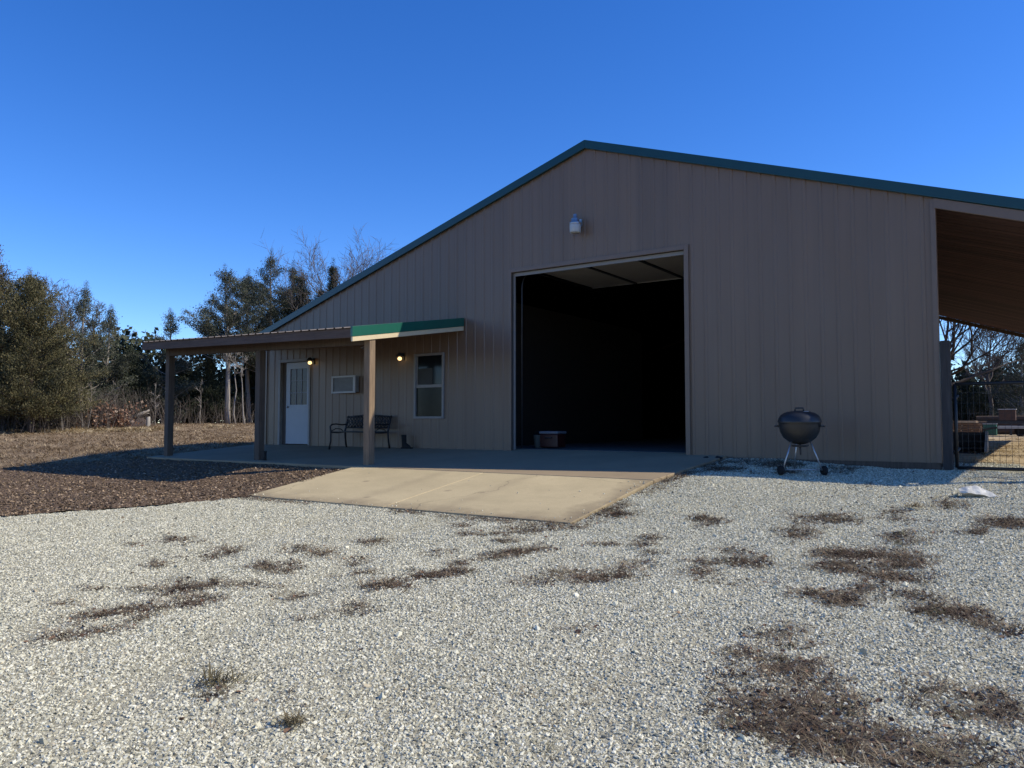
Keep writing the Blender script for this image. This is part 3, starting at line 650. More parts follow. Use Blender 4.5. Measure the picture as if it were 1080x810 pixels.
# entry door with half light
x0,x1,z1=ENT[0],ENT[1],ENT[3]
b=MB(); b.box((x0-.075,-.036,-.03),(x0,.12,z1+.075)); b.box((x1,-.036,-.03),(x1+.06,.12,z1+.075)); b.box((x0,-.035,z1),(x1,.12,z1+.074))
ed=b.build('door_frame',m_white,barn,bevel=.004)
b=MB(); b.box((x0,.055,-.03),(x0+.155,.13,z1)); b.build('door_jamb',wood('shaded door jamb',(.12,.10,.09)),ed)
dx0,dx1=x0+.157,x1-.005; gx0,gx1,gz0,gz1=dx0+.15,dx1-.13,1.0,1.93
b=MB()
b.box((dx0,.04,.0),(gx0,.085,z1-.01)); b.box((gx1,.04,0),(dx1,.085,z1-.01)); b.box((gx0,.04,0),(gx1,.085,gz0)); b.box((gx0,.04,gz1),(gx1,.085,z1-.01))
d=b.build('entry_door',m_door,barn)
b=MB(); b.box((gx0,.06,gz0),(gx1,.068,gz1)); b.build('pane',M('curtained glass',(.045,.043,.05),.25,0,.3,var=.25,vscale=12),d)
b=MB()
for k in (1,2): 
    xx=gx0+(gx1-gx0)*k/3; b.box((xx-.012,.048,gz0),(xx+.012,.0595,gz1)); zz=gz0+(gz1-gz0)*k/3; b.box((gx0,.0485,zz-.012),(gx1,.059,zz+.012))
b.build('muntin',M('grey muntin',(.16,.165,.18),.5),d)
b=MB(); b.lathe([(.0,0),(.028,.0),(.03,.02),(.022,.03),(.0,.035)],n=14)
b.v=[(dx0+.07+x,.04-z-.012,.95+y) for x,y,z in b.v]; b.tube([(dx0+.07,.04,.95),(dx0+.07,.02,.95)],.012,8); b.build('handle',m_alu,d)
# ------------------------------------------------------------------ the porch
porch=thing('porch','low shed-roofed porch on square timber posts in front of the barn entry door','porch',(-4.7,-1.5,-.15))
PX0,PX1,PF=-8.26,-1.30,-3.28
def pz(x,y):   # top of porch roof; it sags a little to the right
    f=(y-PF)/(-.03-PF); front=2.41+(x-PX0)/(PX1-PX0)*(2.27-2.41); back=2.79
    return front+(back-front)*f
b=MB(); ys=[]; xs=[PX0]; c=PX0+.1
while c<PX1-.05:
    xs+=[c-.03,c-.015,c+.015,c+.03]; c+=.2286
xs.append(PX1); vs=[]
for dz in (0,-.005):
    for i,x in enumerate(xs):
        h=.018 if 0<i<len(xs)-1 and (i-1)%4 in (1,2) else 0
        vs+=[(x,PF-.03,pz(x,PF-.03)+h+dz),(x,-.022,pz(x,-.022)+h+dz)]
n=len(xs)
b.add(vs,[(2*i,2*i+2,2*i+3,2*i+1) for i in range(n-1)]+[(2*n+2*i,2*n+2*i+1,2*n+2*i+3,2*n+2*i+2) for i in range(n-1)]); b.build('roof',M('weathered brown porch roofing',(.13,.11,.10),.5,.2,var=.2),porch,fix=False)
def slab4(b,x0,x1,y0,y1,top,bot):  # box that follows the roof plane
    vs=[]
    for z in (bot,top):
        for (x,y) in ((x0,y0),(x1,y0),(x1,y1),(x0,y1)): vs.append((x,y,pz(x,y)+z))
    b.add(vs,[(0,3,2,1),(4,5,6,7),(0,1,5,4),(1,2,6,5),(2,3,7,6),(3,0,4,7)]); return b
b=slab4(MB(),PX0,PX1-.045,PF,PF+.04,-.008,-.185); b.build('fascia',m_fascia,porch,bevel=.004)
b=slab4(MB(),PX1-.043,PX1,PF-.005,-.03,-.165,-.255); b.build('rake_board',m_cream,porch,bevel=.003)
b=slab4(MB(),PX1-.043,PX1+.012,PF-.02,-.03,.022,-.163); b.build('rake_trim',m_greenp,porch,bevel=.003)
b=slab4(MB(),PX0,PX0+.04,PF+.042,-.03,-.008,-.185); b.build('rake_board',m_fascia,porch)
for k in range(12):
    x=PX0+.35+k*(PX1-PX0-.7)/11; b=slab4(MB(),x-.02,x+.02,PF+.045,-.03,-.02,-.155); b.build('rafter',m_rafter,porch)
b=slab4(MB(),PX0+.05,PX1-.05,PF+.042,-.03,-.008,-.018); b.build('roof_deck',m_rafter,porch)
posts=[(-8.0,-2.72),(-4.62,-2.74),(-1.40,-2.75)]
b=MB()
for (xa,xb) in ((-7.925,-1.475),):
    za,zb=pz(xa,-2.74)-.155,pz(xb,-2.74)-.155
    b.add([(xa,-2.79,za-.20),(xb,-2.79,zb-.20),(xb,-2.69,zb-.20),(xa,-2.69,za-.20),(xa,-2.79,za),(xb,-2.79,zb),(xb,-2.69,zb),(xa,-2.69,za)],[(0,3,2,1),(4,5,6,7),(0,1,5,4),(1,2,6,5),(2,3,7,6),(3,0,4,7)])
b.build('header_beam',m_postx,porch,bevel=.006)
for i,(x,y) in enumerate(posts):
    b=MB(); h=.074; zb=-.02+.248/3.3*(y)-.03; zt=pz(x,y)-(.357 if i==1 else .16)
    b.box((x-h,y-h,zb),(x+h,y+h,zt)); b.build('post',m_postw if i==2 else m_postd,porch,bevel=.006)
b=MB(); b.box((-1.50,-2.66,1.99),(-1.46,-2.60,2.14)); b.tube([(-1.48,-2.63,2.03),(-2.4,-2.0,2.06),(-3.0,-1.2,2.10)],.012,6); b.build('conduit',m_galv,porch)
# ------------------------------------------------------------------ things on and by the barn
def emis(name,col,strength):
    m=M(name,col,.4); b=m.node_tree.nodes['Principled BSDF']; b.inputs['Emission Color'].default_value=(*col,1); b.inputs['Emission Strength'].default_value=strength; return m
m_bulb=emis('lit warm bulb',(1,.66,.27),1.6)
# barn light over the big door
x,z=1.585,4.40
L=thing('barn_light','small aluminium barn light with pale drum lens mounted above the big door','barn light',(x,-.03,z))
b=MB(); b.tube([(x,-.02,z+.06),(x,-.10,z+.07),(x,-.17,z+.06)],.022,8); b.box((x-.06,-.045,z-.01),(x+.06,-.02,z+.13)); b.build('bracket',m_alu,L)
b=MB(); b.lathe([(0,.20),(.035,.20),(.04,.19),(.04,.13),(.075,.115),(.085,.10),(.085,.045),(.11,.035),(.115,.0),(.11,-.005),(0,-.005)],(x,-.20,z),20); b.build('housing',m_alu,L)
b=MB(); b.lathe([(.108,-.007),(.112,-.03),(.108,-.15),(.10,-.17),(0,-.172)],(x,-.20,z),24); b.build('lens',M('frosted lamp lens',(.42,.43,.42),.35,0,.5,var=.08),L)
# lit wall lamps
for x,z,lab in ((-6.135,2.03,'lit porch wall lamp beside the white entry door'),(-3.09,1.99,'lit wall lamp beside the porch window')):
    w=thing('wall_lamp',lab,'wall lamp',(x,-.025,z),'lit wall lamps under the porch')
    b=MB(); b.box((x-.055,-.035,z-.02),(x+.055,-.019,z+.14)); b.lathe([(0,.15),(.03,.145),(.085,.09),(.09,.07),(.08,.068)],(x,-.11,z),16); b.tube([(x,-.03,z+.1),(x,-.11,z+.12)],.014,6); b.build('housing',m_steel,w)
    b=MB(); b.lathe([(0,-.03),(.03,-.024),(.047,.0),(.045,.03),(.03,.05),(0,.056)],(x,-.11,z),16); b.build('bulb',m_bulb,w)
# window air conditioner through the wall
x0,x1,z0,z1=-5.27,-4.46,1.25,1.67
a=thing('air_conditioner','white framed air conditioner box sticking out of the porch wall','air conditioner',((x0+x1)/2,-.02,z0))
b=MB(); b.box((x0+.02,-.15,z0+.02),(x1-.02,-.02,z1-.02)); b.build('casing',M('greyed ac casing',(.20,.20,.20),.5,.2,var=.15),a,bevel=.01)
b=MB(); f=.045; y0,y1=-.175,-.145
b.box((x0,y0,z0),(x0+f,y1,z1)); b.box((x1-f*1.6,y0,z0),(x1,y1,z1)); b.box((x0+f,y0,z0),(x1-f*1.6,y1,z0+f)); b.box((x0+f,y0,z1-f),(x1-f*1.6,y1,z1)); b.build('front_frame',m_acw,a,bevel=.005)
b=MB()
for k in range(12):
    zz=z0+f+.012+k*(z1-z0-2*f-.02)/11; b.box((x0+f,-.162,zz-.004),(x1-f*1.6,-.152,zz+.006))
b.build('grille',M('dark ac grille',(.06,.06,.065),.6),a)
# iron bench against the porch wall
bx0,bx1,by=-4.66,-3.26,-.30
def sl(y): return -.012+.0752*(y-.25)
be=thing('bench','dark cast iron bench with an openwork back against the porch wall','bench',((bx0+bx1)/2,by,sl(by)))
m_iron=M('dark cast iron',(.02,.02,.022),.5,.3,.5,var=.3)
for x in (bx0,bx1):
    b=MB()
    b.tube([(x,-.16,sl(-.16)),(x,-.20,.2),(x,-.22,.42),(x,-.15,.66),(x,-.10,.86)],[.022,.02,.024,.02,.015],8)
    b.tube([(x,-.70,sl(-.7)),(x,-.66,.16),(x,-.66,.40),(x,-.68,.56),(x,-.62,.62),(x,-.5,.63),(x,-.3,.60),(x,-.17,.62)],.02,8)
    b.tube([(x,-.66,.40),(x,-.42,.38),(x,-.22,.40)],.02,8)
    b.tube([(x,-.66,.42),(x,-.5,.5),(x,-.34,.48),(x,-.28,.42)],.012,6)
    b.build('leg',m_iron,be)
b=MB()
for k in range(8):
    y=-.66+k*.062; b.box((bx0+.0,y,.405-.02*math.sin(k/7*PI)),(bx1,y+.045,.425-.02*math.sin(k/7*PI)))
b.build('seat',m_iron,be)
b=MB()
def bk(x,z): return (x,-.15+.09*(.66-z)*-.6,z)
b.tube([bk(bx0,.82),bk(bx0+.35,.85),bk((bx0+bx1)/2,.88),bk(bx1-.35,.85),bk(bx1,.82)],.022,6); b.tube([bk(bx0,.52),bk(bx1,.52)],.02,6); b.tube([bk(bx0,.70),bk(bx1,.70)],.014,6)
for k in range(13):
    x=bx0+.06+k*(bx1-bx0-.12)/12; b.tube([bk(x,.52),bk(x+.04,.61),bk(x,.70),bk(x-.04,.77),bk(x,.85)],.013,5); b.tube([bk(x,.52),bk(x-.04,.61),bk(x,.70),bk(x+.04,.77),bk(x,.85)],.013,5)
b.build('backrest',m_iron,be)
for q in be.children:
    for v in q.data.vertices: v.co.z=sl(v.co.y)+(v.co.z-sl(v.co.y))*.83; v.co.x-=.08
be.location.x+=0
# two odd boots
def boot(name,label,x,y,z,ang,s=1):
    o=thing(name,label,'boot',(x,y,z)); b=MB(); ca,sa=math.cos(ang),math.sin(ang)
    rings=[(-.02,.0,.055,.045),(-.02,.05,.055,.045),(-.02,.12,.052,.046),(-.025,.22,.056,.05),(-.03,.30,.062,.056)]
    vs=[];n=12
    for cx,zz,rx,ry in rings:
        for k in range(n):
            a=2*PI*k/n; px=cx+rx*math.cos(a); 
            if zz<.1: px=px if math.cos(a)<0 else cx+rx*math.cos(a)*(3.6 if zz<.04 else 3.1)
            py=ry*math.sin(a); vs.append((x+s*(px*ca-py*sa),y+s*(px*sa+py*ca),z+s*zz))
    fs=[(i*n+k,i*n+(k+1)%n,(i+1)*n+(k+1)%n,(i+1)*n+k) for i in range(4) for k in range(n)]+[tuple(range(n))]
    b.add(vs,fs,True); b.build('shaft',m_rubber,o); 
    b=MB(); b.prism([(x+s*(px*ca-py*sa),y+s*(px*sa+py*ca)) for px,py in ((-.085,-.04),(.1,-.05),(.19,-.03),(.20,.03),(.1,.05),(-.085,.04))],'z',z-.012*s,z+.018*s); b.build('sole',m_rubber,o)
boot('boot','dark rubber boot standing against the wall right of the bench',-2.98+.12,-.17,sl(-.17)+.012,.15,1.0)
boot('boot','dark low boot at the foot of the middle porch post',-4.36,-2.80,sl(-2.8)+.008,2.9,.62)
# things just inside the big door
c=thing('tool_chest','dark red tool chest with a pale lid on the floor inside the big door','tool chest',(.38,.9,0))
b=MB(); b.box((.16,.74,.02),(.60,1.08,.30)); b.build('body',M('dark red paint',(.045,.009,.008),.4,var=.2),c,bevel=.02)
b=MB(); b.box((.145,.72,.302),(.615,1.10,.36)); b.build('lid',M('pale lid',(.17,.175,.19),.5,var=.05),c,bevel=.02)
b=MB(); b.tube([(.30,.73,.22),(.30,.71,.22),(.46,.71,.22),(.46,.73,.22)],.012,6); b.build('handle',m_steel,c)
c=thing('bucket','grey bucket on the floor beside the left door jamb','bucket',(-.02,1.0,0))
b=MB(); b.lathe([(0,.0),(.10,.0),(.125,.27),(.135,.275),(.12,.27),(.098,.02),(0,.02)],(-.02,1.0,.0),20); b.build('pail',M('grey plastic',(.22,.25,.24),.5),c)
b=MB(); b.tube([(-.02+.13*math.cos(a),1.0,.26+.10*math.sin(a)) for a in np.linspace(0,PI,9)],.004,5); b.build('handle',m_steel,c)
# ---- kettle grill
gx,gy=6.06,-1.50; g0=G(gx,gy)+.03
k=thing('kettle_grill','black kettle charcoal grill on splayed metal legs standing in the barn shade','grill',(gx,gy,g0))
zr_=.545; r_=.292
b=MB(); b.lathe([(0,-.32),(.07,-.315),(.15,-.285),(.225,-.225),(.27,-.14),(.289,-.05),(r_,0),(.298,.004),(.286,.0),(.26,-.13),(.2,-.22),(0,-.29)],(gx,gy,zr_),40); b.build('bowl',m_black,k)
lid=MB(); lid.lathe([(.302,-.012),(.305,.0),(.300,.012),(.292,.05),(.268,.09),(.22,.128),(.15,.15),(.07,.160),(0,.163)],(gx,gy,zr_+.006),40); lid=lid.build('lid',m_black,k)
b=MB(); b.tube([(gx-.06,gy,zr_+.165),(gx-.055,gy,zr_+.205),(gx+.055,gy,zr_+.205),(gx+.06,gy,zr_+.165)],.012,8); b.build('handle',m_black,lid)
b=MB(); b.lathe([(0,0),(.04,.0),(.04,.008),(0,.012)],(gx+.12,gy-.1,zr_+.150),14); b.build('vent',m_alu,lid)
b=MB(); b.tube([(gx-.288,gy-.06,zr_-.06),(gx-.335,gy-.05,zr_-.055),(gx-.335,gy+.05,zr_-.055),(gx-.288,gy+.06,zr_-.06)],.012,6); b.build('side_handle',m_black,k); b=MB(); b.tube([(gx+.288,gy-.06,zr_-.06),(gx+.335,gy-.05,zr_-.055),(gx+.335,gy+.05,zr_-.055),(gx+.288,gy+.06,zr_-.06)],.012,6); b.build('side_handle',m_black,k)
# camera-right axis of the grill: legs splay along and behind
ex=Vector((.8237,.5671,0)); ey=Vector((-.5671,.8237,0)); c0=Vector((gx,gy,0))
feet=[(-.29,-.10),(.27,-.12),(.02,.30)]
for i,(u,v) in enumerate(feet):
    top=c0+ex*u*.48+ey*v*.48+Vector((0,0,zr_-.27)); f=c0+ex*u+ey*v; f.z=G(f.x,f.y)+.04+(.06 if i<2 else 0)
    b=MB(); b.tube([top,f],.0105,8); b.build('leg',m_alu,k)
    if i<2:
        b=MB(); ax=(ex*.97+ey*.2).normalized(); p=f+Vector((0,0,0)); sgn=1 if i else -1
        b.tube([p+ax*sgn*.0,p+ax*sgn*.02,p+ax*sgn*.05,p+ax*sgn*.055],[.06,.068,.068,.056],20); b.build('wheel',m_rubber,k)
b=MB(); b.tube([c0+ex*-.29+ey*-.10+Vector((0,0,G(gx,gy)+.10)),c0+ex*.27+ey*-.12+Vector((0,0,G(gx,gy)+.10))],.007,6); b.build('axle',m_alu,k)
b=MB(); b.lathe([(0,-.36),(.10,-.355),(.125,-.335),(.12,-.33),(0,-.33)],(gx,gy,zr_),20); b.tube([(gx,gy,zr_-.32),(gx+.01,gy,zr_-.47)],[.018,.010],8); b.build('ash_catcher',m_steel,k)
for q in range(3):
    a=.5+q*2.1
# dark lumps by the door jamb
def rock(name,label,cat,x,y,r,sq,mat,seed,zoff=0.4,stretch=(1,1),n=2,rot=0):
    bm=bmesh.new(); bmesh.ops.create_icosphere(bm,subdivisions=n,radius=1); rr=random.Random(seed)
    dirs=[(Vector((rr.gauss(0,1),rr.gauss(0,1),rr.gauss(0,1))).normalized(),rr.uniform(.55,.85)) for _ in range(11)]
    for v in bm.verts:
        for d,h in dirs:
            q=v.co.dot(d)
            if q>h: v.co-=d*(q-h)
        xx,yy=v.co.x*r*stretch[0],v.co.y*r*stretch[1]
        v.co=Vector((xx*math.cos(rot)-yy*math.sin(rot),xx*math.sin(rot)+yy*math.cos(rot),v.co.z*r*sq))
    me=bpy.data.meshes.new(name); bm.to_mesh(me); bm.free(); me.materials.append(mat)
    o=bpy.data.objects.new(name,me); C.objects.link(o); o.location=(x,y,G(x,y)+.02+r*sq*zoff); tag(o,label,cat); return o
m_clod=M('black dirt clod',(.018,.016,.015),.95,var=.4,vscale=30)
rock('clod','dark clod nearest the right jamb of the big door','clod',4.22,-.33,.075,.75,m_clod,5)
rock('clod','dark clod a hand farther from the door jamb, right of the other','clod',4.42,-.30,.085,.7,m_clod,8)
wr=rock('white_rock','white limestone boulder lying on the gravel near the gate','rock',8.27,-2.35,.235,.30,M('white chalky stone',(.66,.62,.53),.9,0,.1,var=.25,vscale=14,bump=.9,bscale=22),12,.55,(1.0,.55),4,.25)
bm=bmesh.new(); bm.from_mesh(wr.data)
for v in bm.verts:
    f=v.co.x/.27; v.co.z+=.012*math.sin(v.co.x*13+1)*math.cos(v.co.y*17)+.004*math.sin(v.co.x*47+v.co.y*33)
    if f>.15: v.co.y*=1-.55*min(1,(f-.15)*1.5); v.co.z-=.035*(f-.15); v.co.x*=1.12
bm.to_mesh(wr.data); bm.free()
m_green_blade=inst_mat('olive weed leaves',[(0,(.07,.06,.028)),(.5,(.13,.105,.055)),(1,(.26,.195,.11))],.85,.2)
for (x,y,s,lab,sd) in ((5.12,-10.42,1.0,'olive brown weed tuft standing alone in the gravel at the lower left of the drive',1),(7.75,-3.3,.9,'low greenish weed tuft in the gravel just in front of the white boulder',2),(5.92,-10.55,.6,'small sprawling weed sprig right of the lone olive tuft',3)):
    o=blades(300+sd,70,.17*s,.045*s,1.3,m_green_blade,.0032); o.name='weed_tuft'; o.data.name='weed_tuft'; C.objects.link(o); o.location=(x,y,G(x,y)+.03); tag(o,lab,'weed','weed tufts in the gravel')
# ---- gate post and gate
o=MB(); o.box((7.742,-.07,-.45),(7.872,.06,1.76)); gp=o.build('gate_post',wood('grey weathered post',(.06,.055,.052)),bevel=.012); tag(gp,'thick weathered wooden post at the barn corner holding the gate','gate post')
m_blackp=M('black painted gate steel',(.012,.012,.013),.5)
gt=thing('gate','dark steel tube farm gate filled with square wire mesh under the lean-to','gate',(9.5,.02,-.1))
b=MB(); zt,zb=1.11,-.125; xa,xb=7.915,10.66
for (p,q) in (((xa,.02,zt),(xb,.02,zt)),((xa,.02,zb),(xb,.02,zb)),((xa,.02,zb),(xa,.02,zt)),((xb,.02,zb),(xb,.02,zt)),((9.55,.02,zb),(9.55,.02,zt))): b.tube([p,q],.024,10)
b.build('frame',m_blackp,gt)
b=MB(); x=xa+.08
while x<xb: b.tube([(x,.0,zb),(x,.0,zt)],.0028,4,False); x+=.0765
z=zb+.09
while z<zt: b.tube([(xa,.004,z),(xb,.004,z)],.0028,4,False); z+=.1015 if z<.6 else .152
b.build('wire_mesh',m_blackp,gt)
for z in (.12,.9):
    b=MB(); b.tube([(7.868,.02,z),(7.895,.02,z)],.014,8); b.tube([(7.893,.02,z-.05),(7.955,.02,z+.05)],.02,8); b.build('hinge',m_steel,gt)
# ---- the yard beyond the gate
s=thing('loader_bucket','dark steel loader bucket with a cutting edge coloured bright as sunlit lying just behind the gate','loader bucket',(7.6,5.6,G(7.6,5.6)))
b=MB(); zg=G(8,5.6)
poly=[(5.15,zg+.0),(5.95,zg+.0),(6.1,zg+.12),(6.0,zg+.46),(5.93,zg+.46),(6.0,zg+.16),(5.9,zg+.06),(5.15,zg+.04)]
b.prism(poly,'x',7.15,7.99); b.prism([(5.2,zg+.04),(5.92,zg+.06),(6.0,zg+.16),(5.95,zg+.45),(5.75,zg+.44)],'x',7.991,8.03); b.prism([(5.2,zg+.04),(5.92,zg+.06),(6.0,zg+.16),(5.95,zg+.45),(5.75,zg+.44)],'x',7.13,7.149); b.build('shell',m_steel,s)
b=MB(); b.bar((8.012,5.72,zg+.47),(8.012,5.16,zg+.06),.05,.035); b.build('cutting_edge',M('sunlit bright edge',(.5,.46,.4),.5,.3,var=.2),s)  # sun along the edge is put into its pale colour
# lumber stack
s=thing('lumber_stack','brown stack of sawn boards with its top layer coloured sunlit pale, left in the yard','lumber stack',(6.25,25.2,0))
m_lum=wood('sawn brown boards',(.22,.13,.075),axis=0); m_lumtop=wood('sunlit pale boards',(.55,.42,.28),axis=0); zg=G(6.2,25.2)-.02  # pale top boards carry the sunlight in their colour
for lay in range(6):
    b=MB(); w=1.15 if lay<5 else .9
    for q in range(4):
        b.box((6.25-w/2+.02*((lay*7+q*3)%3),24.9+q*.2,zg+.06+lay*.11),(6.25+w/2-.03*((lay*5+q)%3),25.08+q*.2,zg+.15+lay*.11))
    b.build('board_layer',m_lumtop if lay==5 else m_lum,s)
for x in (5.9,6.6): b=MB(); b.box((x-.05,24.9,zg-.03),(x+.05,25.7,zg+.058)); b.build('bearer',m_lum,s)
# planks on the ground nearer
for i,(y,x0,x1,lab) in enumerate(((19.0,6.1,6.95,'grey plank lying in the yard grass, nearer of two'),(21.0,6.0,6.9,'grey plank lying in the yard grass, farther of two'))):
    b=MB(); zz=G(6.5,y); b.box((x0,y,zz+.02),(x1,y+.2,zz+.075)); tag(b.build('plank',wood('greyed plank',(.42,.37,.3),axis=0)),lab,'plank')
s=thing('crate','green painted metal crate among the lumber in the yard','crate',(7.05,26.9,0)); zg=G(7,26.9)
b=MB(); b.box((6.82,26.6,zg),(7.32,27.1,zg+.52)); b.build('body',M('dull green paint',(.03,.12,.085),.5,var=.25),s,bevel=.02)
b=MB(); b.box((6.80,26.58,zg+.521),(7.34,27.12,zg+.57)); b.build('lid',m_galv,s)
s=thing('flatbed_trailer','dark low flatbed trailer with a pale side rail in the yard beyond the gate','trailer',(8.6,25,0)); zg=G(8.3,25)
b=MB(); b.box((7.45,24.4,zg+.35),(10.2,26.0,zg+.48)); b.build('bed',m_steel,s)
b=MB(); b.box((7.45,24.33,zg+.36),(10.2,24.39,zg+.47)); b.build('side_rail',M('pale side rail',(.5,.5,.48),.5,var=.1),s)
for x in (8.3,9.1):
    b=MB(); b.tube([(x,24.45,zg+.28),(x,24.5,zg+.28),(x,24.62,zg+.28),(x,24.66,zg+.28)],[.22,.28,.28,.22],18); b.build('wheel',m_rubber,s)
b=MB(); b.bar((7.45,25.2,zg+.40),(6.9,25.2,zg+.3),.08,.08); b.tube([(6.95,25.2,zg+.30),(6.95,25.2,zg)],.03,6); b.build('tongue',m_steel,s)
# dark sawmill frame behind
s=thing('sawmill','dark sawmill bench with rails and an engine box behind the trailer','sawmill',(7.6,28.6,0)); zg=G(7.6,28.6)
b=MB()
for y in (28.2,29.0): b.box((6.9,y,zg+.55),(11.5,y+.1,zg+.67))
for x in np.arange(7,11.5,.75): b.box((x,28.25,zg),(x+.07,28.32,zg+.55)); b.box((x,29.0,zg),(x+.07,29.07,zg+.55)); b.box((x,28.3,zg+.5),(x+.06,29.0,zg+.549))
b.build('frame',m_steel,s)
b=MB(); b.box((7.35,28.22,zg+.68),(8.0,28.98,zg+1.18)); b.build('engine_box',M('rust brown paint',(.10,.05,.03),.7,var=.4,vscale=5),s,bevel=.03)
b=MB(); b.box((7.32,28.2,zg+1.181),(8.03,29.0,zg+1.22)); b.box((8.4,28.15,zg+.671),(9.6,29.0,zg+.72)); b.build('cover',M('pale sheet cover',(.5,.47,.42),.6,var=.15),s)
m_bark=wood('brown log bark',(.10,.065,.042),axis=0,k=2); m_cut=M('sawn log face',(.42,.29,.17),.8,var=.2,vscale=9)
LOGS=[(7.5,30.9,.20,.0),(7.6,31.3,.22,.0),(7.4,31.75,.19,.0),(7.55,31.08,.17,.34),(7.5,31.52,.18,.36),(7.6,31.3,.15,.64)]
LB=['nearest on the bottom of the log pile','middle one on the bottom of the log pile','farthest on the bottom of the log pile','nearer one on the second row of the log pile','farther one on the second row of the log pile','lone one on top of the log pile']
for (x,y,r,dz),lab in zip(LOGS,LB):
    t=thing('log','brown barked log, '+lab,'log',(x,y,G(x,y)+dz),'logs piled behind the sawmill'); zz=G(x,y)+r+dz-.02
    b=MB(); b.tube([(x-1.3,y,zz),(x,y+.03,zz+.02),(x+2.6,y,zz)],[r*1.05,r,r*.9],12,False); b.build('bark',m_bark,t)
    b=MB(); b.lathe([(0,0),(r*1.04,0)],(0,0,0),12); b.v=[(x-1.302,y+p[0],zz+p[1]) for p in b.v]; b.build('cut_face',m_cut,t)
# ------------------------------------------------------------------ trees
m_barkd=wood('dark tree bark',(.085,.066,.054),axis=2); m_barkp=wood('pale grey bark',(.30,.265,.225),axis=2); m_barkg=wood('grey twig bark',(.12,.10,.088),axis=2); m_oak=wood('dark oak bark',(.06,.05,.045),axis=2)
FOL={'b':island_mat('brown winter cedar foliage',[(0,(0.061,0.051,0.028)),(.4,(0.095,0.078,0.042)),(.8,(0.132,0.108,0.058)),(1,(0.176,0.121,0.074))],.8,.15),
'o':island_mat('olive brown cedar foliage',[(0,(0.063,0.060,0.028)),(.4,(0.104,0.095,0.045)),(.8,(0.147,0.132,0.066)),(1,(0.196,0.154,0.084))],.8,.15),
'g':island_mat('grey green cedar foliage',[(0,(0.046,0.053,0.034)),(.45,(0.078,0.086,0.056)),(.8,(0.114,0.117,0.081)),(1,(0.189,0.176,0.137))],.8,.15),
'd':island_mat('dark green cedar foliage',[(0,(0.024,0.032,0.020)),(.45,(0.043,0.054,0.032)),(.85,(0.066,0.074,0.046)),(1,(0.102,0.096,0.066))],.8,.15)}
def sprays(P,D,S,n,seed,elong=2.2):
    """n leaf-sprigs per point: kinked pairs of triangles as quads, long axis near D"""
    g=np.random.default_rng(seed); P=np.repeat(P,n,0); D=np.repeat(D,n,0); S=np.repeat(S,n)
    k=len(P); off=g.normal(0,1,(k,3))*S[:,None]*1.5; off[:,2]*=.7
    c=P+off; d=D+g.normal(0,.65,(k,3)); d/=np.linalg.norm(d,axis=1)[:,None]+1e-9
    s=np.cross(d,g.normal(0,1,(k,3))); s/=np.linalg.norm(s,axis=1)[:,None]+1e-9
    ln=S*g.uniform(.5,1.15,k); w=ln/elong
    a=c-d*ln[:,None]*.5; b2=c+d*ln[:,None]*.5
    nrm=np.cross(d,s)*(w*.35)[:,None]
    V=np.stack([a,c+s*(w*.5)[:,None]+nrm,b2,c-s*(w*.5)[:,None]-nrm*.4],1).reshape(-1,3)
    return V,np.arange(len(V)).reshape(-1,4)
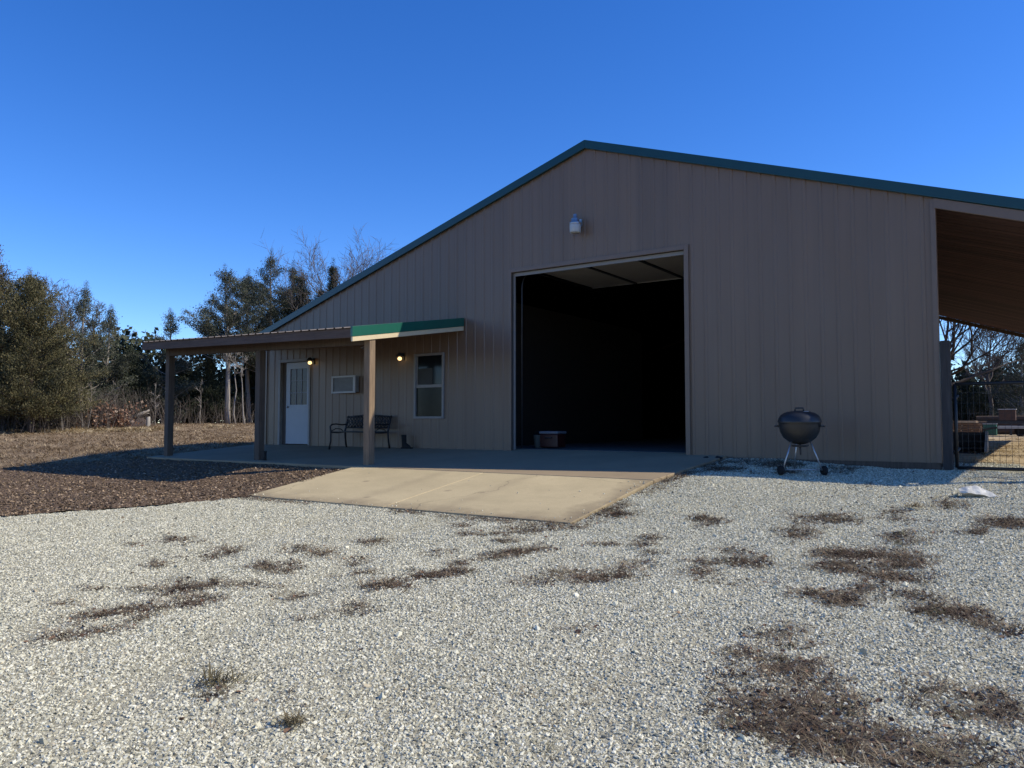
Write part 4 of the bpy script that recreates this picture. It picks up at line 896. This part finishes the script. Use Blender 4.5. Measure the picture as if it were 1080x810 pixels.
def cedar(x,y,z,h,rad,zc,kind,label,seed):
    r=random.Random(seed)
    t=thing('cedar_tree',label,'cedar tree',(x,y,z),'cedars along the edge of the clearing')
    trunk=MB(); lean=(r.uniform(-.03,.03),r.uniform(-.03,.03)); N=9
    ax=[Vector((x+lean[0]*h*f+.05*math.sin(f*5+seed),y+lean[1]*h*f+.05*math.cos(f*4+seed),z-.1+h*f*.97)) for f in np.linspace(0,1,N)]
    rt=.05+h*.013; trunk.tube(ax,[rt*(1.25 if i==0 else 1)*(1-i/(N-1)*.9) for i in range(N)],7)
    def axis(f): 
        q=f*(N-1); i=min(int(q),N-2); return ax[i].lerp(ax[i+1],q-i)
    lumps=[(r.uniform(0,6.28),r.uniform(.15,.95),r.uniform(.4,1.45)) for _ in range(14)]
    P=[];D=[];S=[]; f0=zc/h; nb=int((46+h*9+rad*12)*(.72 if kind=='g' else 1.45))
    for b in range(nb):
        f=f0+(1-f0)*((b+r.random())/nb)**1.45; u=(f-f0)/(1-f0)
        shape={'o':math.sin(PI*min(1,.28+u*.72))**.6*(1 if u<.8 else 1-(u-.8)*2.2),'b':(1-u)**.75*(.65+.35*min(1,u*6)),'d':(1-u)**.95*1.15*(.6+.4*min(1,u*4)),'g':(1-u)**.72*(.55+.45*min(1,u*2.6))*1.12}[kind]
        shape*=1.15-.32*u
        a=r.uniform(0,2*PI); m=1
        for la,lu,lk in lumps:
            dd=abs((a-la+PI)%(2*PI)-PI)
            if dd<.8 and abs(u-lu)<.16: m=1+(lk-1)*(1-.75*u)
        L=rad*shape*m*(r.uniform(.35,1.25) if kind=='g' else r.uniform(.5,1.18))+.03+.12*(1-u)
        up=(r.uniform(-.05,.5) if u<.75 else r.uniform(.3,1.2))
        p0=axis(min(f,.985)); d=Vector((math.cos(a),math.sin(a),up)).normalized()
        pts=[p0]; p=p0.copy()
        for j in range(4):
            d=(d+Vector((r.gauss(0,.14),r.gauss(0,.14),r.uniform(-.02,.24)))).normalized(); p=p+d*L/4; pts.append(p.copy())
        trunk.tube(pts,[max(.009,.012*L+.008)*(1-j*.2) for j in range(5)],3,False)
        n=max(2 if u>.6 else 4,int(L*(8.6 if kind=='g' else 9.0)))
        if kind=='g' and r.random()<.22: n=1      # near-bare silvery limbs
        for j in range(n):
            q=((.45 if kind=='g' else .28)+(.55 if kind=='g' else .72)*(j+r.random())/n)*4; i=min(int(q),3); pp=pts[i].lerp(pts[i+1],q-i)
            sg=.09*(1.15-.6*u); P.append(pp+Vector((r.gauss(0,sg),r.gauss(0,sg),r.gauss(0,.04)+.03))); D.append(d*1.3+Vector((0,0,.35))); S.append(r.uniform(.06,.11))
    tip=ax[-1]; tz=(ax[-1]-ax[-2]).normalized()
    for j in range(26):       # the pointed leader
        f=j/25; P.append(tip+tz*h*(-.13+.19*f)+Vector((r.gauss(0,1),r.gauss(0,1),0))*.13*(1-f)); D.append(Vector((r.gauss(0,.35),r.gauss(0,.35),1))); S.append(.10-.06*f)
    g=np.array
    V,F=sprays(g([list(p) for p in P]),g([list(p) for p in D]),g(S),40,seed,2.4)
    trunk.build('trunk',m_barkp if kind=='g' else m_barkd,t,fix=False)
    me=np_mesh('crown',V,F,FOL[kind],False); o=bpy.data.objects.new('crown',me); C.objects.link(o); o.parent=t; o.matrix_parent_inverse=Matrix.Translation(-t.location)
    return t
for i,(x,y,z,h,rad,zc,kind,lab) in enumerate(CED): cedar(x,y,z,h,rad,zc,kind,lab,200+i)

def bare_tree(x,y,z,h,rad,label,seed,mat,name='bare_tree',cat='bare tree',group='leafless trees round the clearing',lim=None,side=None,rt=None,depth=4,f0=.3,nl=9,trunkf=.74):
    r=random.Random(seed); t=thing(name,label,cat,(x,y,z),group)
    tr=MB(); br=MB(); N=8; rt=rt or .03+h*.013
    ax=[]; px,py=x,y
    for i in range(N):
        f=i/(N-1); ax.append(Vector((px,py,z-.1+h*f*trunkf))); px+=r.gauss(0,.012*h); py+=r.gauss(0,.012*h)
    tr.tube(ax,[rt*(1.3 if i==0 else 1)*(1-.85*i/(N-1)) for i in range(N)],8)
    def grow(p,d,L,rad0,lv):
        nseg=5 if lv<2 else 3; pts=[p.copy()]; q=p.copy()
        for j in range(nseg):
            d=(d+Vector((r.gauss(0,.20),r.gauss(0,.20),r.gauss(.07,.14)))).normalized(); q=q+d*L/nseg; pts.append(q.copy())
        n=[6,5,4,3,3][min(lv,4)]
        br.tube(pts,[rad0*(1-.65*j/nseg) for j in range(nseg+1)],n,False)
        if lv>=depth: return
        kids=[0,6,7,6,5][lv+1] if lv+1<5 else 3
        for k in range(kids):
            f=.25+.75*(k+r.random())/kids; qq=f*nseg; i=min(int(qq),nseg-1); pp=pts[i].lerp(pts[i+1],qq-i)
            dd=(pts[i+1]-pts[i]).normalized(); o=dd.orthogonal().normalized(); o.rotate(Matrix.Rotation(r.uniform(0,2*PI),3,dd))
            nd=(dd*r.uniform(.55,1.0)+o*r.uniform(.45,.9)+Vector((0,0,.12))).normalized()
            grow(pp,nd,L*r.uniform(.38,.62),max(.0095,rad0*(1-.65*f)*r.uniform(.45,.65)),lv+1)
    for k in range(nl):
        f=f0+(.98-f0)*(k+r.random()*.8)/nl; qq=f*(N-1); i=min(int(qq),N-2); p=ax[i].lerp(ax[i+1],qq-i)
        a=k*2.4+r.uniform(-.5,.5) if side is None else side+r.gauss(0,1.0)
        up=r.uniform(.5,1.2)*(1 if f>.5 or side is None else .5)
        d=Vector((math.cos(a),math.sin(a),up)).normalized()
        L=rad*(1.25-.55*f)*r.uniform(.75,1.2) if f<.9 else h*.12
        grow(p,d,L,rt*(1-.85*f)*r.uniform(.45,.7)+.006,1)
    tr.build('trunk',mat,t,fix=False); br.build('crown',mat,t,fix=False)
    return t
for i,(x,y,z,h,rad,lab) in enumerate(BARE):
    oak='oak' in lab
    bare_tree(x,y,z,h,rad*(1.35 if oak else 1.6),lab,400+i,m_oak if oak else (m_barkg),side=.35 if oak else None,rt=.15 if oak else None,nl=15 if oak else 14,f0=.36 if oak else .35)
for i,(x,y,z,h,lab) in enumerate(SAP):
    tall=h>4
    bare_tree(x,y,z,h,.35 if not tall else .45,lab,500+i,m_barkp,'sapling','sapling','pale saplings at the foot of the wood',rt=.045 if tall else .03,trunkf=.88,depth=2 if not tall else 3,f0=.35 if not tall else .6,nl=6)
# far wood that closes the view: many trees that read as one dark mass
P=[];D=[];S=[]; r=random.Random(91)
def mass(px0,py0,px1,py1,n,hmin,hmax,sp):
    for k in range(n):
        f=r.random(); x=px0+(px1-px0)*f+r.gauss(0,sp); y=py0+(py1-py0)*f+r.gauss(0,sp); h=r.uniform(hmin,hmax); z=G(x,y)
        for j in range(int(h*26)):
            u=r.random(); a=r.uniform(0,2*PI); q=(1-u**1.5)*h*.22*r.uniform(.3,1)+.05
            P.append((x+q*math.cos(a),y+q*math.sin(a),z+.15+u*h)); D.append((math.cos(a)*.6,math.sin(a)*.6,.5)); S.append(r.uniform(.3,.55))
mass(-37,-6,-34.5,26,46,2.6,5.0,1.4); mass(-41,2,-30,26,40,2.0,3.6,1.0); mass(-33,22,2,44,30,4,6.,2.5); mass(-2,46,24,44,44,2.8,4.2,1.8); mass(22,42,34,24,14,3.5,6,2)
V,F=sprays(np.array(P),np.array(D),np.array(S),5,92,1.8)
o=bpy.data.objects.new('woods',np_mesh('woods',V,F,FOL['d'],False)); C.objects.link(o); tag(o,'dark cedar woods closing the view behind the clearing',None,None,'stuff')
# undergrowth: grey-brown whips along the foot of the wood
b=MB(); r=random.Random(17)
def whips(x0,y0,x1,y1,n,sp,hm):
    for k in range(n):
        f=r.random(); x=x0+(x1-x0)*f+r.gauss(0,sp); y=y0+(y1-y0)*f+r.gauss(0,sp); z=G(x,y); h=r.uniform(.35,1)*hm
        p=Vector((x,y,z-.05)); pts=[p.copy()]; d=Vector((r.gauss(0,.12),r.gauss(0,.12),1)).normalized()
        for j in range(4):
            d=(d+Vector((r.gauss(0,.16),r.gauss(0,.16),.05))).normalized(); p=p+d*h/4; pts.append(p.copy())
        w=r.uniform(.005,.012); b.tube(pts,[w,w*.9,w*.75,w*.55,w*.3],3,False)
        for j in range(r.randint(2,5)):
            i=r.randint(1,3); q=pts[i]; d2=Vector((r.gauss(0,1),r.gauss(0,1),r.uniform(.3,1.4))).normalized(); L=h*r.uniform(.18,.4)
            b.tube([q,q+d2*L*.5+Vector((r.gauss(0,.04),r.gauss(0,.04),.02)),q+d2*L+Vector((0,0,.06))],[w*.6,w*.5,w*.3],3,False)
whips(-30.5,1.0,-27.8,5.5,420,.9,2.5); whips(-28.5,5.5,-28.5,9,190,.8,2.2); whips(-28.8,9,-27.5,15,130,.9,1.8); whips(0,33,14,32,150,1.2,1.6)
o=b.build('undergrowth',island_mat('grey brown whips',[(0,(.045,.036,.03)),(.5,(.085,.07,.058)),(.9,(.14,.118,.10)),(1,(.24,.205,.175))],.9,.1),None,fix=False); tag(o,'tangle of grey leafless brush along the foot of the woods',None,None,'stuff')
# brush pile with dead oak leaves
bp=thing('brush_pile','heap of cut branches with red brown dead leaves at the edge of the clearing','brush pile',(-28.6,6.6,.27)); r=random.Random(5); b=MB(); P=[];D=[];S=[]
for k in range(90):
    a=r.uniform(0,2*PI); x=-28.6+r.gauss(0,.42); y=6.6+r.gauss(0,.42); z=G(x,y)+abs(r.gauss(0,.40)); d=Vector((math.cos(a),math.sin(a),r.uniform(-.1,.9))).normalized(); L=r.uniform(.4,1.0)
    b.tube([(x,y,z),(x+d.x*L*.5,y+d.y*L*.5,z+d.z*L*.5+.05),(x+d.x*L,y+d.y*L,z+d.z*L)],[.02,.014,.006],4,False)
    for j in range(9):
        f=r.random()*.9; P.append((x+d.x*L*f,y+d.y*L*f,min(z+d.z*L*f,1.35)+r.gauss(0,.05))); D.append((r.gauss(0,1),r.gauss(0,1),r.gauss(0,.6))); S.append(r.uniform(.10,.19))
b.build('branches',m_barkg,bp,fix=False)
V,F=sprays(np.array(P),np.array(D),np.array(S),3,6,1.3)
o=bpy.data.objects.new('leaves',np_mesh('leaves',V,F,island_mat('dead oak leaves',[(0,(.10,.045,.03)),(.4,(.20,.10,.06)),(.8,(.31,.18,.11)),(1,(.45,.34,.25))],.8,.2),False)); C.objects.link(o); o.parent=bp; o.matrix_parent_inverse=Matrix.Translation(-bp.location)
s=thing('fallen_tree','pale fallen tree trunk slanting up out of its dark root mound beside the stump','fallen tree',(-28.3,7.7,.33))
b=MB(); b.tube([(-28.75,7.25,.62),(-28.45,7.7,.72),(-28.2,8.1,.98),(-28.0,8.45,1.18)],[.10,.11,.085,.05],9); b.tube([(-28.2,8.1,.98),(-28.1,8.5,1.02)],[.05,.02],6); b.build('trunk',m_barkp,s)
b=MB(); b.lathe([(0,.42),(.22,.40),(.5,.26),(.74,.1),(.85,-.1)],(0,0,0),16)
b.v=[(-28.2+x*.75+.07*math.sin(9*z+x*7),8.0+y+.05*math.sin(x*11),.34+z+.05*math.sin(x*9+y*7)) for x,y,z in b.v]; b.build('root_mound',M('dark root soil',(.07,.05,.042),.95,var=.5,vscale=9,bump=.8,bscale=12),s)
s=MB(); x,y=-26.45,7.49; z=G(x,y)
s.lathe([(.14,-.05),(.105,.08),(.095,.25),(.09,.47),(.0,.50)],(x,y,z),12); s.v=[(a+.012*math.sin(7*c2+a*30),b2,c2+(.05*(a-x)/.1 if c2>z+.4 else 0)) for a,b2,c2 in s.v]
tag(s.build('tree_stump',wood('bleached stump wood',(.34,.31,.26))),'bleached white stump standing at the edge of the field','stump')

# ------------------------------------------------------------------ light, sky, camera
sc=bpy.context.scene
SUN=Vector((1.04,.555,1.0)).normalized()
el=math.asin(SUN.z); az=math.atan2(SUN.x,SUN.y)
ld=bpy.data.lights.new('sun','SUN'); ld.energy=SUN_E; ld.angle=R(.5); ld.color=(1,.925,.77)
so=bpy.data.objects.new('sun',ld); C.objects.link(so); so.rotation_euler=(-SUN).to_track_quat('-Z','Y').to_euler(); so.location=(20,10,30)
w=bpy.data.worlds.new('World'); sc.world=w; w.use_nodes=True; nt=w.node_tree
bg=nt.nodes['Background']; sk=nt.nodes.new('ShaderNodeTexSky'); sk.sky_type='NISHITA'; sk.sun_disc=False; sk.sun_elevation=el; sk.sun_rotation=az
sk.altitude=SKY_ALT; sk.air_density=SKY_AIR; sk.dust_density=SKY_DUST; sk.ozone_density=SKY_OZ
hs=nt.nodes.new('ShaderNodeHueSaturation'); hs.inputs['Saturation'].default_value=SKY_SAT; hs.inputs['Hue'].default_value=SKY_HUE; hs.inputs['Value'].default_value=1
nt.links.new(sk.outputs[0],hs.inputs['Color']); nt.links.new(hs.outputs[0],bg.inputs['Color']); bg.inputs['Strength'].default_value=SKY_STR
cd=bpy.data.cameras.new('camera'); cd.sensor_fit='HORIZONTAL'; cd.sensor_width=36; cd.lens=811/1080*36; cd.clip_start=.05; cd.clip_end=2000
co=bpy.data.objects.new('camera',cd); C.objects.link(co); co.location=(8.966,-13.093,.536)
th=math.atan(41/811); a=math.atan(1178/811)
D_=Vector((-math.cos(a)*math.cos(th),math.sin(a)*math.cos(th),math.sin(th)))
co.rotation_euler=D_.to_track_quat('-Z','Y').to_euler(); sc.camera=co
vs=sc.view_settings; vs.view_transform='Standard'; vs.look='None'; vs.exposure=EXPO; vs.gamma=1; vs.use_curve_mapping=False
sc.cycles.use_denoising=True; sc.cycles.max_bounces=6
